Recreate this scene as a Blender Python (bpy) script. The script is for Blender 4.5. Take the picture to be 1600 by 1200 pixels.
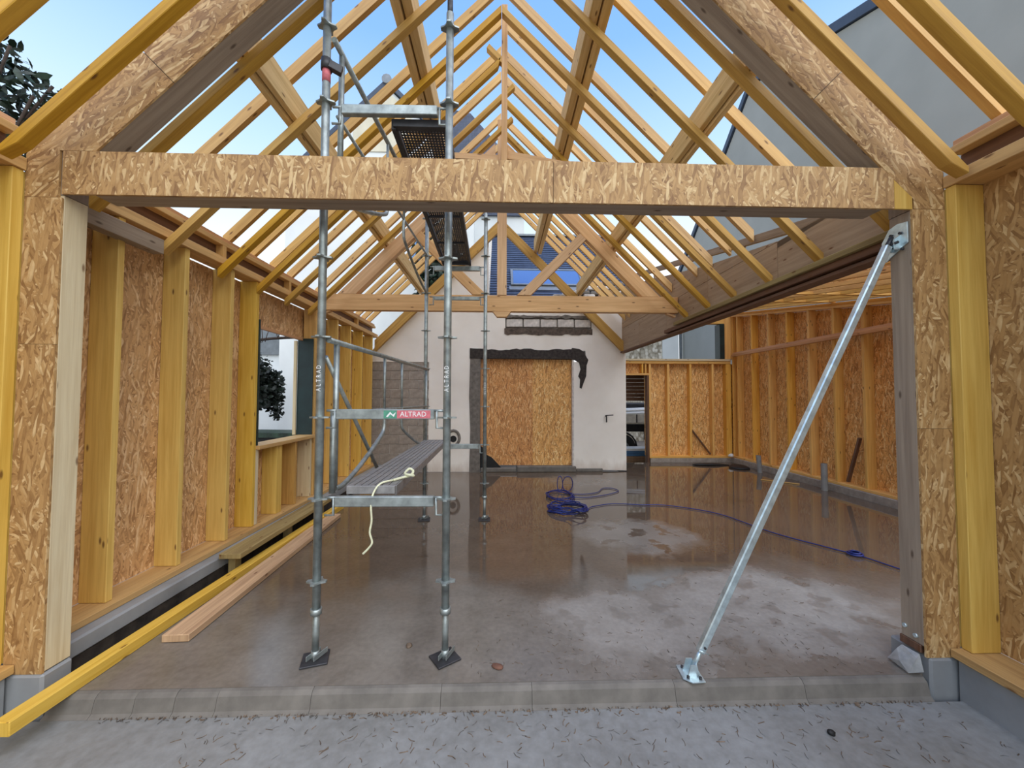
import bpy, bmesh, math, random
from mathutils import Vector, Matrix
random.seed(7)
for o in list(bpy.data.objects): bpy.data.objects.remove(o)
scene = bpy.context.scene
col = scene.collection
R = math.radians

# ------------------------------------------------------------------ camera
cam_d = bpy.data.cameras.new('camera'); cam = bpy.data.objects.new('camera', cam_d); col.objects.link(cam)
cam_d.sensor_fit = 'HORIZONTAL'; cam_d.sensor_width = 36.0; cam_d.lens = 36.0 * 600.0 / 1600.0
cam_d.clip_start = 0.05; cam_d.clip_end = 300
_y, _p, _r = R(1.72), R(1.91), R(0.15)
fw = Vector((math.sin(_y) * math.cos(_p), math.cos(_y) * math.cos(_p), math.sin(_p)))
rt = Vector((math.cos(_y), -math.sin(_y), 0)); up = rt.cross(fw)
rt2 = rt * math.cos(_r) + up * math.sin(_r); up2 = up * math.cos(_r) - rt * math.sin(_r)
cam.matrix_world = Matrix.Translation((0, 0, 1.6)) @ Matrix((rt2, up2, -fw)).transposed().to_4x4()
scene.camera = cam

# ------------------------------------------------------------------ world, light, exposure
def lin(c):
    return tuple(((v / 255) / 12.92 if v <= 10 else (((v / 255) + 0.055) / 1.055) ** 2.4) for v in c) + (1.0,)
world = bpy.data.worlds.new('sky'); scene.world = world; world.use_nodes = True
wn = world.node_tree; wn.nodes.clear()
w_out = wn.nodes.new('ShaderNodeOutputWorld'); w_bg = wn.nodes.new('ShaderNodeBackground')
w_tc = wn.nodes.new('ShaderNodeTexCoord'); w_sep = wn.nodes.new('ShaderNodeSeparateXYZ'); w_rmp = wn.nodes.new('ShaderNodeValToRGB')
wn.links.new(w_tc.outputs['Generated'], w_sep.inputs[0]); wn.links.new(w_sep.outputs['Z'], w_rmp.inputs[0])
wn.links.new(w_rmp.outputs[0], w_bg.inputs[0]); wn.links.new(w_bg.outputs[0], w_out.inputs[0])
el = w_rmp.color_ramp.elements
el[0].position = 0.0; el[0].color = lin((246, 248, 250))
el[1].position = 1.0; el[1].color = lin((96, 150, 238))
for p, c in ((0.30, (236, 246, 252)), (0.50, (188, 220, 250)), (0.68, (134, 182, 248))):
    e = el.new(p); e.color = lin(c)
w_bg.inputs[1].default_value = 0.92
sky_fill_d = bpy.data.lights.new('sun', 'SUN'); sun = bpy.data.objects.new('sun', sky_fill_d); col.objects.link(sun)
sky_fill_d.energy = 2.6; sky_fill_d.angle = R(80); sky_fill_d.color = (1.0, 0.95, 0.88)  # very broad lamp added as fill, stands in for overcast sky glow
sun.rotation_euler = Vector((-0.30, 0.46, -0.84)).to_track_quat('-Z', 'Y').to_euler()
vs = scene.view_settings
vs.view_transform = 'Standard'; vs.look = 'None'; vs.exposure = 0.47; vs.gamma = 1.0; vs.use_curve_mapping = False

# ------------------------------------------------------------------ materials
class NT:
    def __init__(s, name):
        s.m = bpy.data.materials.new(name); s.m.use_nodes = True; s.t = s.m.node_tree
        s.b = s.t.nodes['Principled BSDF']
    def n(s, kind, **kw):
        nd = s.t.nodes.new('ShaderNode' + kind)
        for k, v in kw.items():
            if k.startswith('i_'): nd.inputs[k[2:].replace('_', ' ')].default_value = v
            else: setattr(nd, k, v)
        return nd
    def l(s, a, b): s.t.links.new(a, b)
    def math(s, op, a, b=None, clamp=False):
        nd = s.n('Math', operation=op); nd.use_clamp = clamp
        for i, v in enumerate((a, b)):
            if v is None: continue
            if isinstance(v, (int, float)): nd.inputs[i].default_value = v
            else: s.l(v, nd.inputs[i])
        return nd.outputs[0]
    def ramp(s, fac, stops):
        nd = s.n('ValToRGB'); e = nd.color_ramp.elements
        e[0].position, e[0].color = stops[0]; e[1].position, e[1].color = stops[-1]
        for p, c in stops[1:-1]:
            x = e.new(p); x.color = c
        s.l(fac, nd.inputs[0]); return nd.outputs[0]
    def mix(s, fac, a, b, mode='MIX'):
        nd = s.n('Mix', data_type='RGBA', blend_type=mode)
        for i, v in ((0, fac), (6, a), (7, b)):
            if isinstance(v, (int, float)): nd.inputs[i].default_value = v
            elif isinstance(v, tuple): nd.inputs[i].default_value = v
            else: s.l(v, nd.inputs[i])
        return nd.outputs[2]
    def uv(s, rnd=True):
        u = s.n('UVMap').outputs[0]
        if not rnd: return u
        oi = s.n('ObjectInfo').outputs['Random']
        c = s.n('CombineXYZ'); s.l(s.math('MULTIPLY', oi, 37.3), c.inputs[0]); s.l(s.math('MULTIPLY', oi, 91.7), c.inputs[1])
        a = s.n('VectorMath', operation='ADD'); s.l(u, a.inputs[0]); s.l(c.outputs[0], a.inputs[1]); return a.outputs[0]
    def obj(s): return s.n('TexCoord').outputs['Object']
    def map(s, v, scale=(1, 1, 1), rot=(0, 0, 0), loc=(0, 0, 0)):
        m = s.n('Mapping'); m.inputs['Scale'].default_value = scale; m.inputs['Rotation'].default_value = rot; m.inputs['Location'].default_value = loc
        s.l(v, m.inputs[0]); return m.outputs[0]
    def noise(s, v, scale=5, detail=3, rough=0.55, dist=0):
        n = s.n('TexNoise'); s.l(v, n.inputs['Vector']); n.inputs['Scale'].default_value = scale; n.inputs['Detail'].default_value = detail
        n.inputs['Roughness'].default_value = rough; n.inputs['Distortion'].default_value = dist; return n.outputs[0]
    def bump(s, h, strength=0.3, dist=0.01):
        n = s.n('Bump'); n.inputs['Strength'].default_value = strength; n.inputs['Distance'].default_value = dist
        s.l(h, n.inputs['Height']); s.l(n.outputs[0], s.b.inputs['Normal'])
    def col(s, c): 
        if isinstance(c, tuple): s.b.inputs['Base Color'].default_value = c
        else: s.l(c, s.b.inputs['Base Color'])
    def rough(s, r):
        if isinstance(r, (int, float)): s.b.inputs['Roughness'].default_value = r
        else: s.l(r, s.b.inputs['Roughness'])

M = {}
def plain(name, rgb, rough=0.7, metal=0.0, var=0.12, scale=8.0, bump=0.0):
    t = NT(name); c = lin(rgb); v = t.noise(t.obj(), scale, 4)
    dk = tuple(x * (1 - var * 1.6) for x in c[:3]) + (1,); lt = tuple(min(1, x * (1 + var * 1.6)) for x in c[:3]) + (1,)
    t.col(t.ramp(v, [(0.3, dk), (0.7, lt)])); t.rough(rough); t.b.inputs['Metallic'].default_value = metal
    if bump: t.bump(v, bump, 0.01)
    M[name] = t.m; return t.m

def wood(name, light, dark, knot=(105, 62, 25), rough=0.6, var=0.18, knots=True):
    t = NT(name); u = t.uv()
    g = t.noise(t.map(u, (1.1, 26, 1)), 1.0, 4, 0.6, 0.6)
    f = t.noise(t.map(u, (5, 160, 1)), 1.0, 2, 0.5)
    big = t.noise(t.map(u, (0.9, 3, 1)), 1.0, 2)
    fac = t.math('ADD', t.math('MULTIPLY', g, 0.7), t.math('ADD', t.math('MULTIPLY', f, 0.15), t.math('MULTIPLY', big, 0.15)))
    c = t.ramp(fac, [(0.33, lin(dark)), (0.62, lin(light))])
    if knots:
        v = t.n('TexVoronoi', voronoi_dimensions='2D'); t.l(t.map(u, (2.4, 7.0, 1)), v.inputs['Vector']); v.inputs['Scale'].default_value = 1.0
        sc_ = t.n('SeparateColor'); t.l(v.outputs['Color'], sc_.inputs[0])
        k = t.math('MULTIPLY', t.ramp(v.outputs['Distance'], [(0.03, (.85, .85, .85, 1)), (0.075, (0, 0, 0, 1))]), t.math('GREATER_THAN', sc_.outputs[0], 0.45))
        c = t.mix(k, c, lin(knot))
    oi = t.n('ObjectInfo').outputs['Random']
    hs = t.n('HueSaturation'); t.l(c, hs.inputs['Color'])
    t.l(t.math('ADD', t.math('MULTIPLY', oi, var), 1 - var * 0.5), hs.inputs['Value'])
    w = t.n('TexWhiteNoise', noise_dimensions='1D'); t.l(oi, w.inputs['W'])
    t.l(t.math('ADD', t.math('MULTIPLY', w.outputs['Value'], 0.14), 0.93), hs.inputs['Saturation'])
    t.col(hs.outputs[0]); t.rough(rough); t.bump(f, 0.12, 0.004)
    M[name] = t.m

def osb(name, dk, mid, lt, s=1.0):
    t = NT(name); u = t.uv()
    nz = t.n('TexNoise'); t.l(u, nz.inputs['Vector']); nz.inputs['Scale'].default_value = 9.0; nz.inputs['Detail'].default_value = 1
    va = t.n('VectorMath', operation='MULTIPLY_ADD'); t.l(nz.outputs['Color'], va.inputs[0]); va.inputs[1].default_value = (0.03, 0.03, 0); t.l(u, va.inputs[2])
    tones = []
    for i, (ang, sx, sy) in enumerate(((78, 9, 50), (-62, 10, 58), (38, 9, 52), (-24, 9.5, 60), (8, 8.5, 55))):
        v = t.n('TexVoronoi', voronoi_dimensions='2D'); v.inputs['Scale'].default_value = 1.0
        mp = t.map(va.outputs[0], (sx * s, sy * s, 1), loc=(i * 13.1, i * 7.7, 0))
        rr = t.n('VectorRotate', rotation_type='Z_AXIS'); t.l(va.outputs[0], rr.inputs['Vector']); rr.inputs['Angle'].default_value = R(ang)
        mp.node.inputs[0]; t.l(rr.outputs[0], mp.node.inputs[0])
        t.l(mp, v.inputs['Vector'])
        sp = t.n('SeparateColor'); t.l(v.outputs['Color'], sp.inputs[0])
        tones.append((sp.outputs[0], sp.outputs[1], v.outputs['Distance']))
    tone, dist = tones[0][0], tones[0][2]
    for a, sel, d in tones[1:]:
        m = t.math('GREATER_THAN', sel, 0.58)
        def mixf(x, y):
            n = t.n('Mix', data_type='FLOAT'); t.l(m, n.inputs[0]); t.l(x, n.inputs[2]); t.l(y, n.inputs[3]); return n.outputs[0]
        tone = mixf(tone, a); dist = mixf(dist, d)
    fine = t.noise(t.map(u, (30, 30, 1)), 1.0, 3)
    fac = t.math('ADD', t.math('MULTIPLY', tone, 0.75), t.math('MULTIPLY', fine, 0.25))
    c = t.ramp(fac, [(0.05, lin(dk)), (0.26, tuple(.5 * (a + b) for a, b in zip(lin(dk), lin(mid)))), (0.5, lin(mid)), (0.66, lin(mid)), (0.9, lin(lt))])
    edge = t.ramp(dist, [(0.45, (1, 1, 1, 1)), (0.95, (0.74, 0.68, 0.62, 1))])
    c = t.mix(1.0, c, edge, 'MULTIPLY')
    t.col(c); t.rough(0.6); t.bump(t.math('SUBTRACT', tone, dist), 0.22, 0.004)
    M[name] = t.m

wood('wood_yellow', (234, 196, 100), (206, 160, 64))
wood('wood_rafter', (214, 166, 66), (176, 128, 42))
wood('wood_pale', (218, 176, 108), (182, 138, 78))
wood('wood_spruce', (226, 210, 172), (200, 178, 138), knot=(120, 85, 55), var=0.08)
wood('wood_grey', (168, 150, 128), (134, 116, 98), knot=(85, 65, 48), var=0.1)
wood('wood_truss', (232, 190, 138), (204, 156, 104), var=0.1)
wood('wood_purlin', (238, 208, 148), (208, 172, 108))
wood('wood_wing_lit', (244, 194, 106), (214, 154, 72))  # same timber as elsewhere, warm wing light put into its colour
wood('wood_pinkrail', (214, 164, 116), (180, 126, 84))
wood('wood_brown', (120, 84, 60), (84, 56, 40), var=0.1)
wood('wood_plank', (206, 172, 134), (160, 126, 94), rough=0.75)
wood('wood_olive', (170, 150, 100), (128, 106, 66), rough=0.75)
wood('panel_ply', (176, 152, 124), (150, 126, 100), var=0.06)
osb('osb', (132, 92, 50), (188, 148, 94), (226, 196, 144), 1.25)
osb('osb_wing_lit', (164, 104, 50), (238, 180, 104), (255, 226, 164), 1.1)  # wing board, its warm brightness is light put into the colour
osb('osb_door', (150, 92, 46), (222, 158, 92), (248, 206, 146), 1.1)
osb('osb_brown', (156, 112, 70), (216, 170, 116), (244, 212, 164), 1.25)
plain('membrane', (146, 148, 148), 0.55, 0, 0.12, 3, 0.15)
plain('membrane_green', (20, 44, 44), 0.45, 0, 0.2, 5, 0.1)
plain('steel', (158, 166, 163), 0.42, 0.65, 0.2, 16)
plain('steel_bright', (205, 222, 226), 0.32, 0.7, 0.14, 22)
plain('steel_dark', (70, 70, 72), 0.5, 0.6, 0.2, 10)
plain('deck_grey', (150, 148, 146), 0.5, 0.5, 0.15, 20)
plain('block', (158, 148, 137), 0.9, 0, 0.14, 14, 0.3)
plain('concrete_jamb', (118, 112, 104), 0.9, 0, 0.2, 12, 0.4)
plain('mortar_brown', (92, 80, 70), 0.9, 0, 0.3, 20, 0.5)
plain('mortar_dark', (58, 52, 48), 0.9, 0, 0.3, 20, 0.5)
plain('brick_white', (214, 208, 200), 0.9, 0, 0.15, 14, 0.4)
plain('kerb', (112, 107, 99), 0.8, 0, 0.14, 9, 0.3)
plain('soil', (58, 50, 42), 0.95, 0, 0.35, 9, 0.6)
plain('ground', (120, 112, 102), 0.95, 0, 0.25, 2, 0.3)
plain('house_grey', (166, 166, 158), 0.9, 0, 0.04, 1.0)
plain('house_white', (226, 230, 228), 0.9, 0, 0.04, 1.0)
plain('house_beige', (214, 208, 186), 0.9, 0, 0.07, 2.0)
plain('verge_dark', (62, 74, 92), 0.6, 0, 0.1, 3)
plain('zinc', (120, 126, 130), 0.4, 0.5, 0.1, 5)
plain('hose_blue', (26, 42, 112), 0.4, 0, 0.1, 5)
plain('strap', (226, 226, 190), 0.7, 0, 0.1, 30)
plain('pvc', (140, 140, 138), 0.5, 0, 0.1, 6)
plain('leaf', (34, 52, 38), 0.55, 0, 0.5, 9)
plain('leaf_dark', (22, 34, 26), 0.6, 0, 0.5, 6)
plain('bark', (62, 50, 42), 0.9, 0, 0.25, 12, 0.4)
plain('chip', (104, 88, 72), 0.9, 0, 0.4, 30)
plain('chip_red', (112, 78, 62), 0.9, 0, 0.2, 30)
plain('plastic_white', (226, 228, 226), 0.35, 0, 0.05, 9)
plain('sticker_red', (206, 110, 118), 0.6, 0, 0.1, 60)
plain('sticker_green', (84, 150, 124), 0.6, 0, 0.15, 60)
plain('ink_white', (236, 236, 232), 0.6, 0, 0.04, 60)
plain('black', (20, 20, 20), 0.6, 0, 0.2, 9)
plain('truck_paint', (206, 202, 188), 0.5, 0, 0.12, 6)
plain('truck_dark', (38, 38, 40), 0.6, 0, 0.2, 6)
plain('tyre', (34, 34, 34), 0.8, 0, 0.2, 12)
plain('truck_blue', (70, 110, 150), 0.5, 0, 0.1, 6)
plain('sand_bag', (150, 120, 92), 0.9, 0, 0.25, 6, 0.3)

def mat_render():
    t = NT('render_white'); o = t.n('NewGeometry').outputs['Position']
    a = t.noise(o, 1.3, 4); b = t.noise(t.map(o, (1, 1, 0.35)), 7, 4)
    c = t.ramp(a, [(0.3, lin((240, 233, 221))), (0.7, lin((252, 247, 237)))])
    sp = t.n('SeparateXYZ'); t.l(o, sp.inputs[0])
    low = t.ramp(t.math('ADD', sp.outputs[2], t.math('MULTIPLY', b, 0.5)), [(0.24, (1, 1, 1, 1)), (0.50, (0, 0, 0, 1))])
    c = t.mix(t.math('MULTIPLY', low, 0.45), c, lin((176, 150, 126)))
    t.col(c); t.rough(0.92); t.bump(t.noise(o, 60, 3), 0.2, 0.004); M['render_white'] = t.m
mat_render()

def mat_slate():
    t = NT('slate'); u = t.uv(False)
    br = t.n('TexBrick'); t.l(u, br.inputs['Vector']); br.inputs['Scale'].default_value = 1.0
    br.inputs['Brick Width'].default_value = 0.22; br.inputs['Row Height'].default_value = 0.11; br.inputs['Mortar Size'].default_value = 0.006
    br.inputs['Color1'].default_value = lin((46, 56, 76)); br.inputs['Color2'].default_value = lin((66, 77, 98)); br.inputs['Mortar'].default_value = lin((30, 34, 46))
    n = t.noise(u, 6, 3)
    c = t.mix(0.5, br.outputs['Color'], t.ramp(n, [(0.3, lin((36, 46, 66))), (0.7, lin((74, 88, 116)))]), 'MIX')
    t.col(c); t.rough(0.45); M['slate'] = t.m
mat_slate()

def mat_stone():
    t = NT('stone_wall'); o = t.uv(False)
    v = t.n('TexVoronoi', voronoi_dimensions='2D'); t.l(t.map(o, (6, 9, 1)), v.inputs['Vector']); v.inputs['Scale'].default_value = 1.0
    sp = t.n('SeparateColor'); t.l(v.outputs['Color'], sp.inputs[0])
    c = t.ramp(sp.outputs[0], [(0.0, lin((150, 140, 122))), (0.6, lin((196, 188, 170))), (1.0, lin((226, 220, 206)))])
    e = t.ramp(v.outputs['Distance'], [(0.35, (1, 1, 1, 1)), (0.75, (0.6, 0.57, 0.52, 1))])
    t.col(t.mix(1.0, c, e, 'MULTIPLY')); t.rough(0.9); M['stone_wall'] = t.m
mat_stone()

def mat_film():
    t = NT('plastic_film'); n = t.noise(t.obj(), 20, 3); t.col(t.ramp(n, [(.3, lin((200, 204, 204))), (.7, lin((240, 242, 240)))])); t.rough(0.15); t.b.inputs['Transmission Weight'].default_value = 0.6; M['plastic_film'] = t.m
mat_film()
def mat_glass_sky():
    t = NT('window_glass'); t.col(lin((120, 150, 190))); t.rough(0.05); t.b.inputs['Metallic'].default_value = 0.6
    M['window_glass'] = t.m
mat_glass_sky()

def mat_floor():
    # wet screed: brown water film, drier grey islands with their own outline
    t = NT('floor_wet'); o = t.obj()
    n1 = t.noise(o, 0.9, 4, 0.55); n2 = t.noise(o, 4.0, 4, 0.6); n3 = t.noise(o, 30, 3)
    wob = t.n('TexNoise'); t.l(o, wob.inputs['Vector']); wob.inputs['Scale'].default_value = 1.9; wob.inputs['Detail'].default_value = 7; wob.inputs['Roughness'].default_value = 0.62
    wv = t.n('VectorMath', operation='MULTIPLY_ADD'); t.l(wob.outputs['Color'], wv.inputs[0]); wv.inputs[1].default_value = (0.9, 0.9, 0); t.l(o, wv.inputs[2])
    dry = None
    for cx, cy, rx, ry, k in ((2.05, 2.95, 1.15, 0.62, 1.0), (1.0, 2.75, 0.7, 0.5, 0.9), (1.6, 4.5, 0.75, 0.62, 0.55), (1.5, 7.4, 0.9, 0.7, 0.35)):
        mp = t.map(wv.outputs[0], (1 / rx, 1 / ry, 0), loc=(-(cx + 0.45) / rx, -(cy + 0.45) / ry, 0))
        ln = t.n('VectorMath', operation='LENGTH'); t.l(mp, ln.inputs[0])
        r = t.math('MULTIPLY', t.ramp(ln.outputs['Value'], [(0.62, (1, 1, 1, 1)), (1.15, (0, 0, 0, 1))]), k)
        dry = r if dry is None else t.math('MAXIMUM', dry, r)
    # damp footprints inside the dry island
    v = t.n('TexVoronoi', voronoi_dimensions='2D'); t.l(t.map(wv.outputs[0], (3.2, 3.2, 1)), v.inputs['Vector']); v.inputs['Scale'].default_value = 1.0
    foot = t.ramp(v.outputs['Distance'], [(0.16, (0.45, 0.45, 0.45, 1)), (0.24, (0, 0, 0, 1))])
    dry2 = t.math('SUBTRACT', dry, foot, True)
    sp = t.n('SeparateXYZ'); t.l(o, sp.inputs[0])
    yn = t.math('ADD', sp.outputs[1], t.math('ADD', t.math('MULTIPLY', t.math('SUBTRACT', n1, 0.5), 2.6), t.math('MULTIPLY', t.math('SUBTRACT', n2, 0.5), 0.7)))
    mr = t.n('MapRange', interpolation_type='SMOOTHSTEP'); t.l(yn, mr.inputs[0]); mr.inputs[1].default_value = 2.9; mr.inputs[2].default_value = 3.7; mr.inputs[3].default_value = 1.0; mr.inputs[4].default_value = 0.0
    damp = mr.outputs[0]                       # drained screed near the kerb, standing water further in
    wet_c = t.ramp(n1, [(0.3, lin((88, 74, 60))), (0.7, lin((106, 92, 78)))])
    wet_c = t.mix(0.35, wet_c, t.ramp(n2, [(0.3, lin((82, 69, 57))), (0.7, lin((112, 98, 84)))]))
    damp_c = t.ramp(n2, [(0.3, lin((108, 101, 92))), (0.7, lin((126, 119, 110)))])
    dry_c = t.ramp(n2, [(0.3, lin((136, 130, 121))), (0.7, lin((156, 151, 143)))])
    c = t.mix(dry2, t.mix(damp, wet_c, damp_c), dry_c)
    grain = t.ramp(n3, [(0.35, (0.84, 0.84, 0.84, 1)), (0.65, (1.08, 1.08, 1.08, 1))])
    t.col(t.mix(0.6, c, grain, 'MULTIPLY'))
    film = t.ramp(t.math('ADD', n1, t.math('MULTIPLY', n2, 0.25)), [(0.55, (0.012, 0.012, 0.012, 1)), (0.82, (0.09, 0.09, 0.09, 1))])
    rg = t.math('ADD', t.math('ADD', film, t.math('MULTIPLY', damp, 0.16)), t.math('MULTIPLY', dry2, 0.5), True)
    t.rough(rg); t.b.inputs['IOR'].default_value = 1.6
    bs = t.math('MULTIPLY', n3, t.math('ADD', t.math('MULTIPLY', t.math('MAXIMUM', dry2, t.math('MULTIPLY', damp, 0.35)), 0.9), 0.0))
    t.bump(bs, 0.25, 0.004); M['floor_wet'] = t.m
    t = NT('floor_dry'); o = t.obj()
    n1 = t.noise(o, 1.4, 4); n2 = t.noise(o, 24, 4)
    c = t.ramp(n1, [(0.3, lin((118, 117, 112))), (0.7, lin((144, 145, 143)))])
    c = t.mix(0.35, c, t.ramp(n2, [(0.3, lin((104, 102, 96))), (0.7, lin((150, 151, 148)))]))
    t.col(c); t.rough(t.ramp(n1, [(0.3, (0.3, 0.3, 0.3, 1)), (0.6, (0.65, 0.65, 0.65, 1))])); t.bump(n2, 0.2, 0.004); M['floor_dry'] = t.m
mat_floor()

# ------------------------------------------------------------------ helpers
def tag(o, label=None, cat=None, group=None, kind=None):
    if label: o['label'] = label
    if cat: o['category'] = cat
    if group: o['group'] = group
    if kind: o['kind'] = kind
    return o
WM = {}
def empty(name, loc, label=None, cat=None, kind=None, parent=None, group=None):
    o = bpy.data.objects.new(name, None); col.objects.link(o); o.empty_display_size = 0.1
    place(o, Matrix.Translation(loc), parent); return tag(o, label, cat, group, kind)
def place(o, mw, parent=None):
    WM[o.as_pointer()] = mw
    if parent is not None:
        o.parent = parent; mw = WM[parent.as_pointer()].inverted() @ mw
    o.matrix_basis = mw
def uvmap(bm, L):
    L = Vector(L).normalized(); lay = bm.loops.layers.uv.verify()
    for f in bm.faces:
        n = f.normal
        a = L
        if abs(n.dot(L)) > 0.85:
            a = Vector((0, 0, 1)) if abs(n.z) < 0.8 else Vector((1, 0, 0))
        a = (a - n * a.dot(n)).normalized(); b = n.cross(a)
        for lp in f.loops: lp[lay].uv = (lp.vert.co.dot(a), lp.vert.co.dot(b))
MC = {}
def finish(bm, name, mat, L, smooth=False):
    bmesh.ops.recalc_face_normals(bm, faces=bm.faces[:]); bm.normal_update(); uvmap(bm, L)
    me = bpy.data.meshes.new(name); bm.to_mesh(me); bm.free(); me.materials.append(M[mat])
    if smooth:
        for p in me.polygons: p.use_smooth = True
    return me
def link(name, me, mw, parent): 
    o = bpy.data.objects.new(name, me); col.objects.link(o); place(o, mw, parent); return o
def boxmesh(name, d, mat, b=0.0, L=None):
    key = ('box',) + tuple(round(v, 4) for v in d) + (mat, b, L)
    if key in MC: return MC[key]
    bm = bmesh.new(); bmesh.ops.create_cube(bm, size=1.0); bmesh.ops.scale(bm, vec=d, verts=bm.verts[:])
    if b > 0: bmesh.ops.bevel(bm, geom=bm.edges[:], offset=b, segments=1, affect='EDGES')
    ax = L if L else max(range(3), key=lambda i: d[i]); Lv = Vector((0, 0, 0)); Lv[ax] = 1
    MC[key] = finish(bm, name, mat, Lv); return MC[key]
def box(name, p0, p1, mat, parent=None, b=0.0, L=None, rotz=0.0):
    d = [abs(p1[i] - p0[i]) for i in range(3)]; c = [(p1[i] + p0[i]) / 2 for i in range(3)]
    return link(name, boxmesh(name, d, mat, b, L), Matrix.Translation(c) @ Matrix.Rotation(rotz, 4, 'Z'), parent)
def beam(name, A, B, w, h, mat, parent=None, b=0.002, upv=(0, 0, 1)):
    A, B = Vector(A), Vector(B); x = (B - A); Ln = x.length; x.normalize(); u = Vector(upv)
    y = u.cross(x); y = y.normalized() if y.length > 1e-4 else Vector((0, 1, 0)); z = x.cross(y)
    mw = Matrix.Translation((A + B) / 2) @ Matrix((x, y, z)).transposed().to_4x4()
    return link(name, boxmesh(name, (Ln, w, h), mat, b), mw, parent)
def prism(name, poly, y0, y1, mat, parent=None, L=None, plane='XZ', b=0.0):
    """polygon given in XZ (or YZ / XY), extruded along the third axis from y0 to y1"""
    cx = sum(p[0] for p in poly) / len(poly); cz = sum(p[1] for p in poly) / len(poly); cy = (y0 + y1) / 2; hd = abs(y1 - y0) / 2
    key = ('prism', plane, tuple((round(p[0] - cx, 4), round(p[1] - cz, 4)) for p in poly), round(hd, 4), mat, L, b)
    mk = {'XZ': lambda a, t, c: (a, t, c), 'YZ': lambda a, t, c: (t, a, c), 'XY': lambda a, t, c: (a, c, t)}[plane]
    if key not in MC:
        bm = bmesh.new()
        v0 = [bm.verts.new(mk(p[0] - cx, -hd, p[1] - cz)) for p in poly]; v1 = [bm.verts.new(mk(p[0] - cx, hd, p[1] - cz)) for p in poly]
        bm.faces.new(v0); bm.faces.new(v1[::-1]); n = len(poly)
        for i in range(n): bm.faces.new((v0[i], v1[i], v1[(i + 1) % n], v0[(i + 1) % n]))
        bmesh.ops.recalc_face_normals(bm, faces=bm.faces[:])
        if b > 0: bmesh.ops.bevel(bm, geom=bm.edges[:], offset=b, segments=1, affect='EDGES')
        if L is None:
            i = max(range(n), key=lambda k: (poly[k][0] - poly[(k + 1) % n][0]) ** 2 + (poly[k][1] - poly[(k + 1) % n][1]) ** 2)
            q, r = poly[i], poly[(i + 1) % n]; Lv = mk(r[0] - q[0], 0, r[1] - q[1])
        else: Lv = L
        MC[key] = finish(bm, name, mat, Lv)
    return link(name, MC[key], Matrix.Translation(mk(cx, cy, cz)), parent)
def rawmesh(name, verts, faces, mat, parent=None, L=(1, 0, 0), smooth=False, origin=None, recalc=True):
    o0 = Vector(origin) if origin else sum((Vector(v) for v in verts), Vector()) / len(verts)
    bm = bmesh.new(); bv = [bm.verts.new(Vector(v) - o0) for v in verts]
    for f in faces:
        try: bm.faces.new([bv[i] for i in f])
        except ValueError: pass
    if not recalc: bm.normal_update()
    return link(name, finish(bm, name, mat, L, smooth), Matrix.Translation(o0), parent)
def tube(name, pts, r, mat, parent=None, seg=10, closed=False):
    pts = [Vector(p) for p in pts]; o0 = sum(pts, Vector()) / len(pts); verts = []; faces = []
    n = len(pts); prev = None
    for i, p in enumerate(pts):
        if closed: t = pts[(i + 1) % n] - pts[i - 1]
        else: t = pts[min(i + 1, n - 1)] - pts[max(i - 1, 0)]
        t.normalize()
        if prev is None:
            a = Vector((0, 0, 1)) if abs(t.z) < 0.9 else Vector((1, 0, 0)); a = (a - t * a.dot(t)).normalized()
        else: a = (prev - t * prev.dot(t)).normalized()
        prev = a; b = t.cross(a)
        for k in range(seg):
            an = 2 * math.pi * k / seg; verts.append(p + a * math.cos(an) * r + b * math.sin(an) * r)
    m = n if closed else n - 1
    for i in range(m):
        for k in range(seg):
            j = (i + 1) % n; faces.append((i * seg + k, i * seg + (k + 1) % seg, j * seg + (k + 1) % seg, j * seg + k))
    if not closed: faces.append(tuple(range(seg))); faces.append(tuple((n - 1) * seg + k for k in range(seg)))
    o = rawmesh(name, verts, faces, mat, parent, (pts[-1] - pts[0]) if (pts[-1] - pts[0]).length > 1e-3 else (1, 0, 0), True, o0)
    for p in o.data.polygons:
        if len(p.vertices) > 4: p.use_smooth = False
    return o
def smooth_path(P, k=6):
    P = [Vector(p) for p in P]; out = []
    for i in range(len(P) - 1):
        a, b, c, d = P[max(i - 1, 0)], P[i], P[i + 1], P[min(i + 2, len(P) - 1)]
        for j in range(k):
            t = j / k; out.append(0.5 * ((2 * b) + (c - a) * t + (2 * a - 5 * b + 4 * c - d) * t * t + (3 * b - a - 3 * c + d) * t ** 3))
    out.append(P[-1]); return out
def text_mesh(name, s, size, mat, mw, parent, depth=0.0008):
    cu = bpy.data.curves.new(name, 'FONT'); cu.body = s; cu.size = size; cu.extrude = depth; cu.align_x = 'CENTER'; cu.align_y = 'CENTER'; cu.resolution_u = 2
    t = bpy.data.objects.new(name + '_tmp', cu); col.objects.link(t)
    dg = bpy.context.evaluated_depsgraph_get(); me = bpy.data.meshes.new_from_object(t.evaluated_get(dg)); 
    bpy.data.objects.remove(t); me.materials.clear(); me.materials.append(M[mat])
    return link(name, me, mw, parent)

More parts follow.
